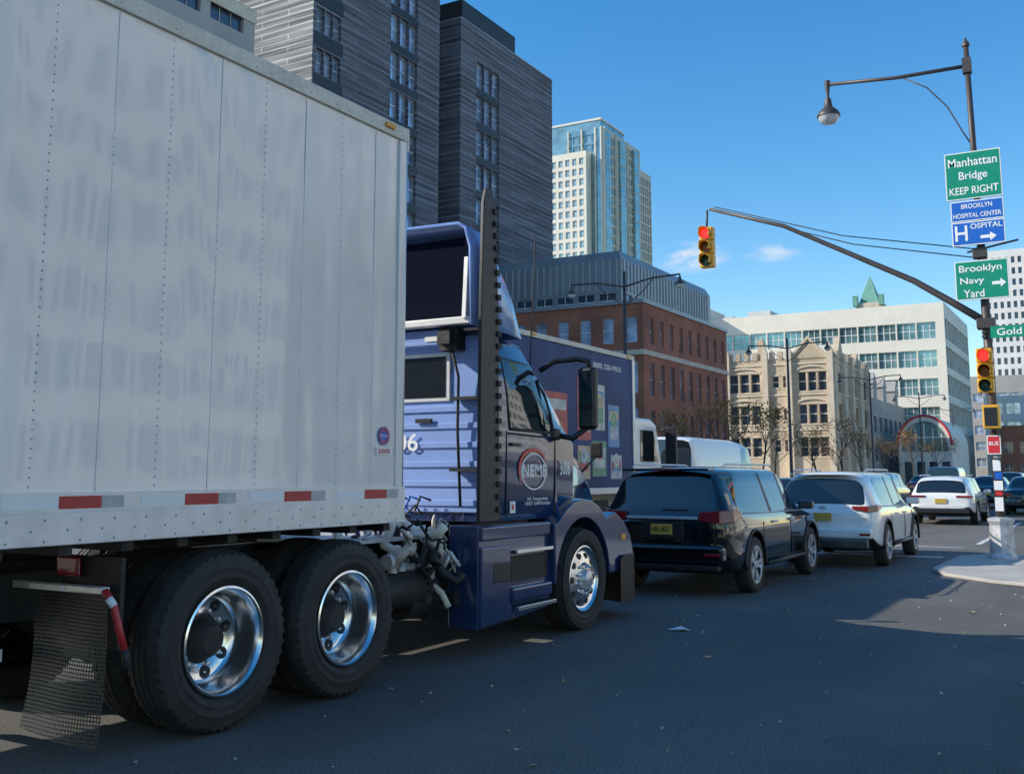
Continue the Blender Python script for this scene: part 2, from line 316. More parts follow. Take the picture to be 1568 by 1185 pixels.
# ------------------------------------------------------------------ wheels
def truckwheel(T,c,sgn,dual,front=False,rad=.56,tag=''):
    prof=[(-.10,.335),(-.138,.365),(-.148,.44),(-.143,.50),(-.128,rad-.018),(-.10,rad-.004),(-.06,rad),(-.055,rad-.014),(-.045,rad-.014),(-.04,rad),(-.006,rad),(-.004,rad-.014),(.004,rad-.014),(.006,rad),(.04,rad),(.045,rad-.014),(.055,rad-.014),(.06,rad),(.10,rad-.004),(.128,rad-.018),(.143,.50),(.146,.455),(.150,.45),(.147,.44),(.146,.40),(.149,.395),(.138,.365),(.10,.335)]
    def mod(k,j,r):
        if j in (4,5,18,19) and (k%2): return r-.022
        return r
    T.lathe('tyre'+tag,c,prof,rubber,n=96,mod=mod)
    if dual: T.lathe('inner_tyre'+tag,(c[0]-sgn*.33,c[1],c[2]),prof,rubber,n=96,mod=mod)
    if not front:
        pr=[(.10,.338),(.135,.338),(.14,.325),(.125,.312),(.06,.300),(-.04,.288),(-.08,.27),(-.09,.25),(-.095,.17),(-.09,.155)]
        T.lathe('rim'+tag,c,pr,chrome,n=48,sgn=sgn)
        T.lathe('hub'+tag,c,[(-.09,.156),(-.085,.13),(-.01,.115),(.01,.10),(.03,.085),(.035,.0)],chass,n=32,sgn=sgn)
        for k in range(8):
            a=2*math.pi*(k+.3)/8;x=c[0]+sgn*-.094;y=c[1]+.222*math.cos(a);z=c[2]+.222*math.sin(a)
            T.lathe('hand_hole'+tag,(x,y,z),[(0,.0),(.012,.030),(.013,.038),(0,.041)],black,n=14,sgn=sgn)
        for k in range(10):
            a=2*math.pi*k/10;y=c[1]+.172*math.cos(a);z=c[2]+.172*math.sin(a)
            T.lathe('lug_nut'+tag,(c[0]-sgn*.093,y,z),[(0,.017),(.03,.015),(.034,0)],rimsil,n=8,sgn=sgn)
    else:
        pr=[(.09,.338),(.13,.338),(.135,.325),(.115,.31),(.10,.29),(.10,.275),(.125,.19),(.13,.11)]
        T.lathe('rim'+tag,c,pr,chrome,n=48,sgn=sgn)
        T.lathe('hub'+tag,c,[(.128,.112),(.13,.10),(.19,.085),(.20,.06),(.203,0)],rimsil,n=32,sgn=sgn)
        for k in range(10):
            a=2*math.pi*k/10;y=c[1]+.238*math.cos(a);z=c[2]+.238*math.sin(a)
            T.lathe('hand_hole'+tag,(c[0]+sgn*.108,y,z),[(0,.034),(.012,.031),(.012,0)],black,n=14,sgn=sgn)
            a+=.3;y=c[1]+.15*math.cos(a);z=c[2]+.15*math.sin(a)
            T.lathe('lug_nut'+tag,(c[0]+sgn*.128,y,z),[(0,.018),(.035,.015),(.038,0)],chrome,n=8,sgn=sgn)
# ------------------------------------------------------------------ trailer
T=Obj('semi_trailer',(-6.2,-1.3,0),world=True)
XF=-4.9;XB=-7.5;Y0=-9.3;Y1=6.72
nv=[];nf=[];ny=300;nz=60
random.seed(21)
DENTS=[(random.uniform(2.6,6.6),random.choice((1.6,1.66,1.72,2.22,2.3)),random.uniform(.10,.26),random.uniform(.035,.07),random.uniform(.0006,.0017)) for _ in range(24)]
def wav(y,z):
    ph=((y-4.25)/.41)
    e=.0036*math.sin(ph*math.pi)**2*math.sin(z*1.5+math.sin(ph*1.7)*1.6)+.0009*math.sin(z*4.3+y*1.3+math.sin(z*2.3+ph))+.0022*math.sin(z*1.4+y*.8)+.0010*math.sin(ph*6.283+z*1.2)
    for (dy,dz,ry,rz,am) in DENTS: 
        q=((y-dy)/ry)**2+((z-dz)/rz)**2
        if q<6: e-=am*math.exp(-q)
    return e
for i in range(ny+1):
    y=Y0+(2.2-Y0)*i/100 if i<=100 else 2.2+(Y1-.06-2.2)*(i-100)/200
    for j in range(nz+1):
        z=1.43+(4.33-1.43)*j/nz;nv.append((XF-.012+wav(y,z)*(1 if 0<j<nz else 0),y,z))
for i in range(ny):
    for j in range(nz): k=i*(nz+1)+j;nf.append((k,k+nz+1,k+nz+2,k+1))
T.mesh('side_panels',nv,nf,trailerw,smooth=True,sub=1)
T.boxes('body',[(XB,XF-.03,Y0,Y1-.02,1.30,4.40)],trailerw)
T.boxes('top_rail',[(XF-.05,XF+.012,Y0,Y1-.02,4.315,4.43),(XB-.012,XB+.05,Y0,Y1,4.315,4.43)],cream,bevel=.008)
T.box('front_header',XB,XF,Y1-.02,Y1+.015,4.25,4.44,cream,bevel=.006)
T.boxes('bottom_rail',[(XF-.06,XF+.014,Y0,Y1,1.22,1.395),(XB-.014,XB+.06,Y0,Y1,1.22,1.395)],alu,bevel=.006)
T.boxes('bottom_rail_lip',[(XF-.05,XF+.008,Y0,Y1,1.395,1.50)],alu)
T.tube('front_corner_post',[(XF-.035,Y1-.035,1.22),(XF-.035,Y1-.035,4.32)],.042,trailerw,n=16)
T.box('front_wall_edge',XF-.1,XF+.006,Y1-.12,Y1-.03,1.42,4.31,trailerw,bevel=.004)
rv=[];rf=[]
def rivet(x,y,z,r=.0065):
    k=len(rv);rv.append((x+r*.8,y,z))
    for a in range(6): rv.append((x,y+r*math.cos(a*1.047),z+r*math.sin(a*1.047)))
    for a in range(6): rf.append((k,k+1+a,k+1+(a+1)%6))
cols=[4.25+.41*k for k in range(-32,6)]
for y in cols:
    for j in range(56): rivet(XF-.0115+wav(y,1.5+j*.05),y,1.53+j*.05)
for k in range(70):
    y=6.6-.22*k
    rivet(XF+.014,y,1.245,.009);rivet(XF+.014,y-.08,1.30,.009);rivet(XF+.014,y,1.355,.009)
for k in range(110): rivet(XF+.012,6.62-.14*k,4.35,.007)
T.mesh('rivets',rv,rf,rivm)
T.boxes('panel_seams',[(XF-.014,XF-.0085,y-.004,y+.004,1.50,4.315) for y in cols[1::2]],alu)
red=[];whi=[];gre=[]
for k in range(-14,4):
    y=3.60+.87*k
    red.append((XF+.008,XF+.010,y,y+.27,1.412,1.480));whi.append((XF+.008,XF+.010,y-.33,y-.004,1.412,1.480));gre.append((XF+.008,XF+.010,y+.274,y+.42,1.412,1.480))
T.boxes('red_tape',red,redt);T.boxes('white_tape',whi,whitet);T.boxes('grey_tape',gre,greyt)
T.boxes('marker_lamp',[(XF+.012,XF+.035,6.38,6.50,4.36,4.40),(XF+.012,XF+.035,.2,.32,4.36,4.40)],amber,bevel=.008)
T.lathe('round_decal',(XF-.004,6.45,1.89),[(0,0),(.004,.072)],sblue,n=32,smooth=False)
T.lathe('round_decal_ring',(XF+.001,6.45,1.89),[(.0,.045),(.0015,.062)],sred,n=32,smooth=False)
T.boxes('decal_number_plate',[(XF-.006,XF-.001,6.36,6.55,1.745,1.80)],swhite)
T.text('decal_number','3000R',(XF+.0005,6.455,1.772),.16,.038,sred,'X')
T.text('decal_text','UTILITY',(XF+.004,6.45,1.89),.12,.022,swhite,'X')
T.boxes('cross_members',[(XB+.05,XF-.06,y-.04,y+.04,1.16,1.30) for y in [Y0+.3+.41*k for k in range(39)]],chass)
T.boxes('slider_rails',[(-6.75,-6.6,Y0+.2,-3,1.0,1.2),(-5.8,-5.65,Y0+.2,-3,1.0,1.2)],chass)
T.boxes('landing_gear',[(-5.45,-5.3,1.9,2.05,.35,1.2),(-7.1,-6.95,1.9,2.05,.35,1.2),(-7.0,-5.4,1.94,2.0,.8,.88),(-5.5,-5.25,1.8,2.15,.3,.35),(-7.15,-6.9,1.8,2.15,.3,.35)],chass)
T.boxes('rear_doors',[(XB+.02,XF-.02,Y0-.05,Y0,1.25,4.4)],trailerw);T.boxes('rear_bumper',[(XB+.1,XF-.1,Y0-.08,Y0,.5,.62),(XB+.6,XB+.7,Y0-.06,Y0,.6,1.2),(XF-.7,XF-.6,Y0-.06,Y0,.6,1.2)],sred)
for yy in (-7.8,-6.45):
    truckwheel(T,(XF-.15,yy,.56),1,True,tag='_trailer');truckwheel(T,(XB+.15,yy,.56),-1,True,tag='_trailer')
    T.tube('axle',[(-7.2,yy,.56),(-5.2,yy,.56)],.07,chass)
# ------------------------------------------------------------------ tractor
C=-6.2
K=Obj('semi_truck_tractor',(-6.2,7.5,0),world=True)
for yy in (4.86,6.07):
    truckwheel(K,(XF-.14,yy,.56),1,True);truckwheel(K,(XB+.14,yy,.56),-1,True)
    K.tube('drive_axle',[(-7.2,yy,.56),(-5.2,yy,.56)],.09,chass);K.lathe('differential',(C,yy,.58),[(-.2,.0),(-.16,.16),(0,.22),(.16,.16),(.2,0)],chass,n=20)
truckwheel(K,(-4.99,9.85,.52),1,False,True,rad=.52);truckwheel(K,(-7.41,9.85,.52),-1,False,True,rad=.52)
K.boxes('frame_rails',[(-6.62,-6.54,3.75,10.9,.72,1.0),(-5.86,-5.78,3.75,10.9,.72,1.0),(-6.54,-5.86,3.76,3.84,.74,.98),(-6.54,-5.86,7.0,7.1,.75,.98)],chass)
K.boxes('fifth_wheel',[(-6.65,-5.75,4.9,6.0,1.08,1.15)],chass,bevel=.02)
K.boxes('deck_plate',[(-6.7,-5.45,6.75,8.1,1.02,1.045)],alu)
K.boxes('suspension',[(-5.75,-5.65,4.3,6.7,.62,.7)]+[(-5.85,-5.6,y-.1,y+.1,.45,.75) for y in (5.45,4.5,6.5)],chass)
K.lathe('air_bag',(-5.6,4.35,.7),[(0,0),(0,.12),(.1,.14),(.2,.12),(.2,0)],rubber,axis='Z',n=20)
flapm=bpy.data.materials.new('mesh_flap');flapm.use_nodes=True;n_=flapm.node_tree.nodes;l_=flapm.node_tree.links
b_=n_['Principled BSDF'];b_.inputs['Base Color'].default_value=(.03,.03,.03,1);b_.inputs['Roughness'].default_value=.5
tcn=n_.new('ShaderNodeTexCoord');sx=n_.new('ShaderNodeSeparateXYZ');l_.new(tcn.outputs['Object'],sx.inputs[0])
outs=[]
for ax in (0,2):
    m1=n_.new('ShaderNodeMath');m1.operation='MULTIPLY';m1.inputs[1].default_value=46;l_.new(sx.outputs[ax],m1.inputs[0])
    m2=n_.new('ShaderNodeMath');m2.operation='FRACT';l_.new(m1.outputs[0],m2.inputs[0])
    m3=n_.new('ShaderNodeMath');m3.operation='LESS_THAN';m3.inputs[1].default_value=.42;l_.new(m2.outputs[0],m3.inputs[0]);outs.append(m3)
mm=n_.new('ShaderNodeMath');mm.operation='MAXIMUM';l_.new(outs[0].outputs[0],mm.inputs[0]);l_.new(outs[1].outputs[0],mm.inputs[1]);l_.new(mm.outputs[0],b_.inputs['Alpha'])
fv=[];ff=[]
for i in range(9):
    for j in range(9):
        u=i/8;t=j/8;fv.append((-5.62+.68*u+.02*math.sin(t*3),4.0-.06*t*t+.02*math.sin(u*5+t*2),.92-.78*t-.05*u*t))
for i in range(8):
    for j in range(8): k=i*9+j;ff.append((k,k+1,k+10,k+9))
K.mesh('mud_flap',fv,ff,flapm,smooth=True)
K.boxes('flap_hanger',[(-6.0,-4.98,3.97,4.03,.925,.965)],alu,bevel=.008)
K.boxes('flap_hanger_cover',[(-5.6,-5.3,3.955,3.968,.93,.96)],whitet)
K.tube('fender_edge',[(-4.98,3.99,.95),(-4.93,4.02,.86),(-4.91,4.05,.72),(-4.9,4.08,.62)],.022,redt,n=8)
K.tube('fender_edge_stripe',[(-4.955,4.0,.905),(-4.93,4.02,.86)],.0235,whitet,n=8)
K.tube('fender_edge_tip',[(-4.9,4.085,.62),(-4.9,4.1,.5)],.022,chass,n=8)
K.boxes('tail_lamp',[(-6.05,-5.72,3.68,3.74,.86,.98)],redt,bevel=.02);K.boxes('tail_crossbar',[(-6.9,-5.5,3.66,3.74,.55,.62)],alu)
K.boxes('tail_lamp_upper',[(-5.5,-5.3,4.05,4.09,1.0,1.12)],redl,bevel=.02)
K.boxes('quarter_fender',[(-5.5,-4.98,4.10,4.13,.6,1.12)],chass)
def ring(y,pts,fy=0):
    rt=[(C+x,y+(fy*(1-abs(x)/1.2) if x<1.19 and z>1.9 else 0),z) for x,z in pts]
    lt=[(C-x,y+(fy*(1-abs(x)/1.2) if x<1.19 and z>1.9 else 0),z) for x,z in reversed(pts) if x>0]
    return rt+lt
A_=[(0,1.15),(1.17,1.15),(1.22,1.24),(1.23,2.02),(1.20,2.36),(1.13,2.72),(1.02,2.93),(0,3.0)]
B_=[(0,1.15),(1.17,1.15),(1.22,1.24),(1.23,2.02),(1.20,2.36),(1.13,2.70),(1.02,2.88),(0,2.96)]
D_=[(0,1.15),(1.17,1.15),(1.22,1.24),(1.23,2.00),(1.20,2.20),(1.14,2.42),(1.05,2.55),(0,2.62)]
E_=[(0,1.15),(1.17,1.15),(1.22,1.24),(1.23,1.90),(1.20,1.95),(1.14,2.00),(1.05,2.03),(0,2.06)]
rings=[ring(8.2,A_),ring(8.52,A_),ring(9.02,B_,.15),ring(9.38,D_,.25),ring(9.85,E_,.3)]
def cabf(i,k):
    kk=k if k<7 else 13-k
    if kk in (3,4) and i in (1,2): return 1
    if kk in (5,6) and i in (2,3): return 1
    return 0
K.loft('cab',rings,[navy,glass],cabf,bevel=.015)
K.tube('window_seal',[(-4.972,8.50,2.02),(-5.005,8.50,2.36),(-5.075,8.50,2.70),(-5.08,9.02,2.68),(-5.07,9.38,2.41),(-5.0,9.38,2.2),(-4.97,9.38,2.01),(-4.972,8.50,2.02)],.016,black,n=6)
K.tube('quarter_window_bar',[(-4.975,9.22,2.02),(-5.06,9.22,2.55)],.012,black,n=6)
K.boxes('door_gaps',[(-4.975,-4.966,8.44,8.45,1.2,2.0),(-4.975,-4.966,9.42,9.43,1.2,1.95)],black)
K.tube('door_trim_line',[(-4.972,8.45,1.98),(-4.966,9.42,1.96)],.010,black,n=6)
K.boxes('door_handle',[(-4.975,-4.945,8.52,8.68,1.86,1.89)],black,bevel=.008)
def arc_band(name,cy,cz,ry,rz,t0,t1,a0,a1,mat,x):
    av=[];af=[];n=40
    for i in range(n+1):
        a=R(a0+(a1-a0)*i/n);th=t0+(t1-t0)*math.sin(math.pi*i/n)
        for q in (1,1+th): av.append((x,cy+ry*q*math.cos(a),cz+rz*q*math.sin(a)))
    for i in range(n): af.append((2*i,2*i+2,2*i+3,2*i+1))
    K.flat(name,av,af,[mat])
arc_band('door_logo_ring',8.97,1.62,.235,.165,.09,.09,0,360,swhite,-4.9635)
arc_band('door_logo_arc',8.97,1.62,.275,.195,.04,.20,20,215,sred,-4.963)
K.boxes('door_logo_bar',[(-4.966,-4.9645,8.70,9.25,1.565,1.69)],navy)
K.text('door_logo_text','NEMF',(-4.961,8.975,1.63),.50,.125,swhite,'X')
K.text('door_small_text','N.E. Transportation\nUSDOT 65689 Brooklyn',(-4.962,9.04,1.33),.52,.085,swhite,'X')
K.text('hood_number','3006',(-4.955,9.62,1.66),.22,.15,swhite,'X')
K.boxes('door_placard',[(-4.97,-4.964,8.50,8.60,1.23,1.34)],swhite);K.boxes('door_placard_mark',[(-4.964,-4.962,8.53,8.57,1.26,1.31)],sred)
YB=8.2
K.boxes('rear_wall',[(-7.36,-5.0,YB-.03,YB+.0,1.24,2.98)],bluel,bevel=.01)
K.boxes('light_gap_filler',[(-5.0,-4.932,8.12,8.195,1.18,2.96)],black)  # added filler, stops sunlight slipping between extender and cab
K.boxes('rear_wall_ribs',[(-7.34,-5.05,YB-.048,YB-.03,z,z+.055) for z in (1.30,1.48,1.66,1.84,2.02,2.18)]+[(-7.34,-5.05,YB-.042,YB-.03,2.80,2.86)],bluel,bevel=.008)
K.boxes('rear_window_frame',[(-6.95,-5.42,YB-.052,YB-.03,2.28,2.75)],alu,bevel=.03);K.boxes('rear_window',[(-6.9,-5.47,YB-.058,YB-.052,2.32,2.71)],glass)
K.text('cab_number','3006',(-6.04,YB-.06,1.90),.52,.17,swhite,'-Y')
K.boxes('rear_grab_steps',[(-5.35,-5.05,YB-.16,YB-.05,2.28,2.31),(-5.35,-5.05,YB-.16,YB-.05,1.62,1.65),(-5.4,-5.05,YB-.12,YB-.05,2.9,2.95)],black)
K.boxes('rear_latch',[(-5.8,-5.62,YB-.08,YB-.048,2.08,2.12)],black)
K.boxes('white_label',[(-5.72,-5.42,YB-.05,YB-.041,2.865,2.91)],swhite)
K.boxes('work_lamp_bracket',[(-5.45,-5.25,YB-.2,YB-.05,2.75,2.96),(-5.42,-5.28,YB-.28,YB-.2,2.80,2.92)],chass)
K.tube('rear_hose',[(-5.35,YB-.2,2.9),(-5.28,YB-.12,2.5),(-5.3,YB-.1,2.0),(-5.25,YB-.12,1.3)],.014,chass,n=6)
def fring(y,hw,zt,zb=2.96):
    pts=[(hw+.03,zb),(hw+.01,zb+(zt-zb)*.75),(hw-.05,zt-.05),(hw-.14,zt),(0,zt+.02)]
    return [(C+x,y,z) for x,z in pts]+[(C-x,y,z) for x,z in reversed(pts[:-1])]
rg=[fring(7.90,1.16,3.94),fring(8.2,1.15,3.92),fring(8.45,1.13,3.78),fring(8.8,1.07,3.44),fring(9.08,1.0,3.06)]
n=len(rg[0]);v=[p for q in rg for p in q];f=[(i*n+k,i*n+k+1,(i+1)*n+k+1,(i+1)*n+k) for i in range(len(rg)-1) for k in range(n-1)]
f.append(tuple(range((len(rg)-1)*n,len(rg)*n)))
K.mesh('roof_fairing',v,f,bluel,smooth=True,solid=.03)
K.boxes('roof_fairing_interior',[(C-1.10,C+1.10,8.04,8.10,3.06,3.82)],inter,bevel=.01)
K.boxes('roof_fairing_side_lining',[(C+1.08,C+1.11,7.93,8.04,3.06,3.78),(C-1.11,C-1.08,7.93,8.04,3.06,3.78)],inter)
K.boxes('roof_fairing_rear_bar',[(-7.3,-5.05,7.90,8.0,2.97,3.04)],alu,bevel=.01)
K.prismX('roof_fairing_brace',[(7.88,3.02),(8.1,3.05),(7.98,3.60),(7.92,3.60)],-5.12,-5.08,alu)
K.prismX('side_extender',[(7.84,1.17),(8.19,1.17),(8.17,3.0),(8.10,4.10),(8.05,4.24),(7.95,4.24),(7.90,4.1),(7.86,3.0)],-4.93,-4.89,black,bevel=.01)
K.prismX('side_extender_far',[(7.84,1.17),(8.19,1.17),(8.17,3.0),(8.10,4.10),(7.95,4.24),(7.86,3.0)],-7.51,-7.47,black,bevel=.01)
K.boxes('extender_clips',[(-4.90,-4.872,8.13-(.08 if z>3.1 else 0)*(z-3.1),8.19-(.08 if z>3.1 else 0)*(z-3.1),z,z+.05) for z in [1.25+.115*i for i in range(25)]],chass)
def hr(y,hw,zl,ze,zt,hwt):
    pts=[(0,zl),(hw,zl),(hw,ze-.18),(hw-.06,ze-.03),(hwt,zt-.05),(0,zt)]
    return [(C+x,y,z) for x,z in pts]+[(C-x,y,z) for x,z in reversed(pts) if x>0]
hd=[hr(9.42,1.225,1.1,1.92,2.02,1.0),hr(9.8,1.20,1.1,1.88,2.0,.96),hr(10.25,1.12,1.1,1.78,1.93,.88),hr(10.6,1.05,1.0,1.60,1.78,.8),hr(10.85,1.0,.85,1.32,1.52,.72),hr(11.03,.97,.72,1.02,1.22,.65),hr(11.12,.95,.6,.80,.98,.6)]
K.loft('hood',hd,[navy],bevel=.03)
K.boxes('grille',[(C-.5,C+.5,11.08,11.16,.62,1.1)],chrome,bevel=.02)
arc=[(9.87+.62*math.cos(a),.52+.62*math.sin(a)) for a in [R(180-9*i) for i in range(21)]]
outer=[(11.1,.52),(11.14,.72),(11.06,.92),(10.90,1.06),(10.66,1.18)]+[(9.87+.84*math.cos(R(a)),.50+.84*math.sin(R(a))) for a in (48,62,76,90,104,118,132)]+[(9.22,1.10),(9.22,.52)]
for sx_ in (1,-1):
    K.prismX('front_fender',arc+outer,C+sx_*1.335,C+sx_*.95,navy,bevel=.06)
    K.boxes('headlamp',[tuple(sorted((C+sx_*1.28,C+sx_*.95)))+(11.02,11.14,.80,.96)],chrome,bevel=.03)
K.loft('bumper',[[(C+x,y0,.16),(C+x,y0,.66),(C+x,y1,.70),(C+x,y1,.16)] for (x,y0,y1) in ((-1.36,10.75,10.80),(-1.33,10.85,11.18),(-1.1,11.05,11.34),(0,11.1,11.40),(1.1,11.05,11.34),(1.33,10.85,11.18),(1.37,10.70,10.80))],[black],bevel=.02)
K.boxes('turn_signal',[(C+1.33,C+1.345,10.80,10.92,.86,.93)],amber,bevel=.008)
K.prismX('side_skirt',[(7.88,.23),(9.22,.30),(9.22,1.13),(7.88,1.14)],-5.25,-4.93,navy,bevel=.02)
K.prismX('side_skirt_far',[(7.88,.23),(9.22,.30),(9.22,1.13),(7.88,1.14)],-7.47,-7.2,navy,bevel=.02)
K.boxes('sill_panel',[(-4.95,-4.90,7.9,9.2,1.0,1.13)],navy,bevel=.02)
K.prismX('lower_fairing_panel',[(7.9,.25),(8.42,.28),(8.42,.95),(7.9,.95)],-4.95,-4.905,navy,bevel=.02)
K.boxes('lower_fairing_bar',[(-4.95,-4.88,8.42,9.2,.42,.56)],navy,bevel=.03)
K.boxes('step_recess',[(-4.935,-4.926,8.46,9.16,.60,.84)],chass);K.boxes('battery_cover',[(-4.93,-4.90,8.1,8.4,.62,.8)],black,bevel=.01)
K.boxes('step_tread',[(-4.98,-4.86,8.46,9.18,.86,.895),(-4.98,-4.84,8.46,9.2,.345,.385)],chrome,bevel=.006)
K.boxes('step_tread_ribs',[(-4.96,-4.845,8.48+.05*i,8.50+.05*i,.385,.392) for i in range(14)],chass)
K.boxes('mirror_housing',[(-4.80,-4.60,9.60,9.72,2.05,2.70)],black,bevel=.045)
K.boxes('mirror_glass',[(-4.775,-4.62,9.592,9.60,2.30,2.66),(-4.775,-4.62,9.592,9.60,2.09,2.25)],glass)
K.tube('mirror_arm',[(-5.1,9.35,2.66),(-5.0,9.48,2.76),(-4.8,9.62,2.79),(-4.69,9.66,2.76),(-4.68,9.66,2.68)],.030,black,n=8)
K.tube('mirror_arm_lower',[(-5.0,9.5,2.00),(-4.85,9.58,1.96),(-4.70,9.66,2.08)],.03,black,n=8)
K.boxes('mirror_bracket',[(-5.04,-4.94,9.36,9.52,1.94,2.06)],black,bevel=.03)
K.boxes('mirror_housing_far',[(-7.85,-7.6,9.60,9.72,2.05,2.70)],black,bevel=.04)
K.tube('mirror_arm_far',[(-7.3,9.45,2.66),(-7.45,9.55,2.79),(-7.72,9.66,2.72)],.028,black,n=8)
K.boxes('hood_mirror',[(-5.12,-4.98,10.55,10.62,1.78,1.95)],black,bevel=.02);K.tube('hood_mirror_arm',[(-5.15,10.4,1.62),(-5.05,10.58,1.80)],.012,black)
K.tube('antenna',[(-5.2,9.3,2.6),(-5.15,9.35,4.1)],.007,chass,n=6)
for i,cm in enumerate((redl,sblue,black)):
    pts=[(-5.9+.12*i+.07*math.cos(t*1.9),8.1-t*.045,1.35+.07*math.sin(t*1.9)-.25*math.sin(t/28*3.14)) for t in range(29)]
    K.tube('air_line_coil',pts,.012,cm,n=6)
random.seed(3)
for i in range(34):
    p=Vector((random.uniform(-5.75,-5.1),random.uniform(7.2,7.85),random.uniform(.8,1.18)));pts=[p]
    for j in range(6):
        p=p+Vector((random.uniform(-.1,.1),random.uniform(-.1,.1),random.uniform(-.13,.09)));pts.append(p)
    K.tube('bundled_hose',pts,random.choice((.012,.018,.03,.045)),random.choice((whitet,cream,chass,greyt)),n=6)
K.lathe('air_tank',(-5.35,7.3,.62),[(-.35,0),(-.33,.12),(-.28,.15),(.28,.15),(.33,.12),(.35,0)],chass,axis='Y',n=24)
K.lathe('exhaust_canister',(-5.45,7.55,.55),[(-.2,0),(-.18,.2),(.2,.22),(.25,0)],chass,axis='Y',n=24)
K.lathe('fuel_tank_far',(-7.15,7.7,.65),[(-.7,0),(-.68,.3),(.68,.3),(.7,0)],alu,axis='Y',n=28)
for i in range(22):
    y=random.uniform(6.6,7.85);x=random.uniform(-5.75,-5.15);z=random.uniform(.35,.9);s_=random.uniform(.03,.07)
    K.lathe('valve_body',(x,y,z),[(-s_*1.3,0),(-s_*1.3,s_),(-s_*.4,s_),(-s_*.4,s_*.7),(s_*.6,s_*.7),(s_*.6,s_),(s_*1.2,s_),(s_*1.2,0)],random.choice((chass,chass,chass,alu)),axis=random.choice('XYZ'),n=12)
# ------------------------------------------------------------------ generic cars
def freeze(ob):
    dg=bpy.context.evaluated_depsgraph_get();me=bpy.data.meshes.new_from_object(ob.evaluated_get(dg));ob.modifiers.clear();ob.data=me
def carwheel(O,x,y,r,sgn,rim=rimsil):
    t=.11
    O.lathe('tyre',(x,y,r),[(-t,.64*r),(-t*1.05,.8*r),(-t*.95,.94*r),(-t*.7,r),(t*.7,r),(t*.95,.94*r),(t*1.05,.8*r),(t,.64*r)],rubber,n=40)
    O.lathe('rim',(x,y,r),[(t,.66*r),(t*.95,.61*r),(t*.35,.58*r),(t*.2,.3*r),(t*.2,0)],black,n=32,sgn=sgn)
    v=[];f=[]
    for k in range(5):
        for d in (-.2,.2):
            a=2*math.pi*k/5+d
            a2=2*math.pi*k/5+d*.35
            k0=len(v);X=x+sgn*t*.9
            u=Vector((0,math.cos(a),math.sin(a)));w_=Vector((0,-u.z,u.y))*.06*r
            c=Vector((X,y,r));
            v+=[c+u*.64*r-w_*1.2,c+u*.64*r+w_*1.2,c+Vector((0,math.cos(a2),math.sin(a2)))*.12*r+w_,c+Vector((0,math.cos(a2),math.sin(a2)))*.12*r-w_]
            dd=Vector((sgn*.03,0,0));v+=[q-dd for q in v[k0:k0+4]]
            f+=[(k0,k0+1,k0+2,k0+3),(k0+4,k0+5,k0+6,k0+7)]+[(k0+i,k0+(i+1)%4,k0+4+(i+1)%4,k0+4+i) for i in range(4)]
    O.mesh('spokes',v,f,rim)
    O.lathe('rim_lip',(x,y,r),[(t*.7,.60*r),(t,.61*r),(t*1.02,.68*r)],rim,n=32,sgn=sgn)
    O.lathe('hub_cap',(x,y,r),[(t*.9,.15*r),(t,.12*r),(t,0)],rim,n=16,sgn=sgn)
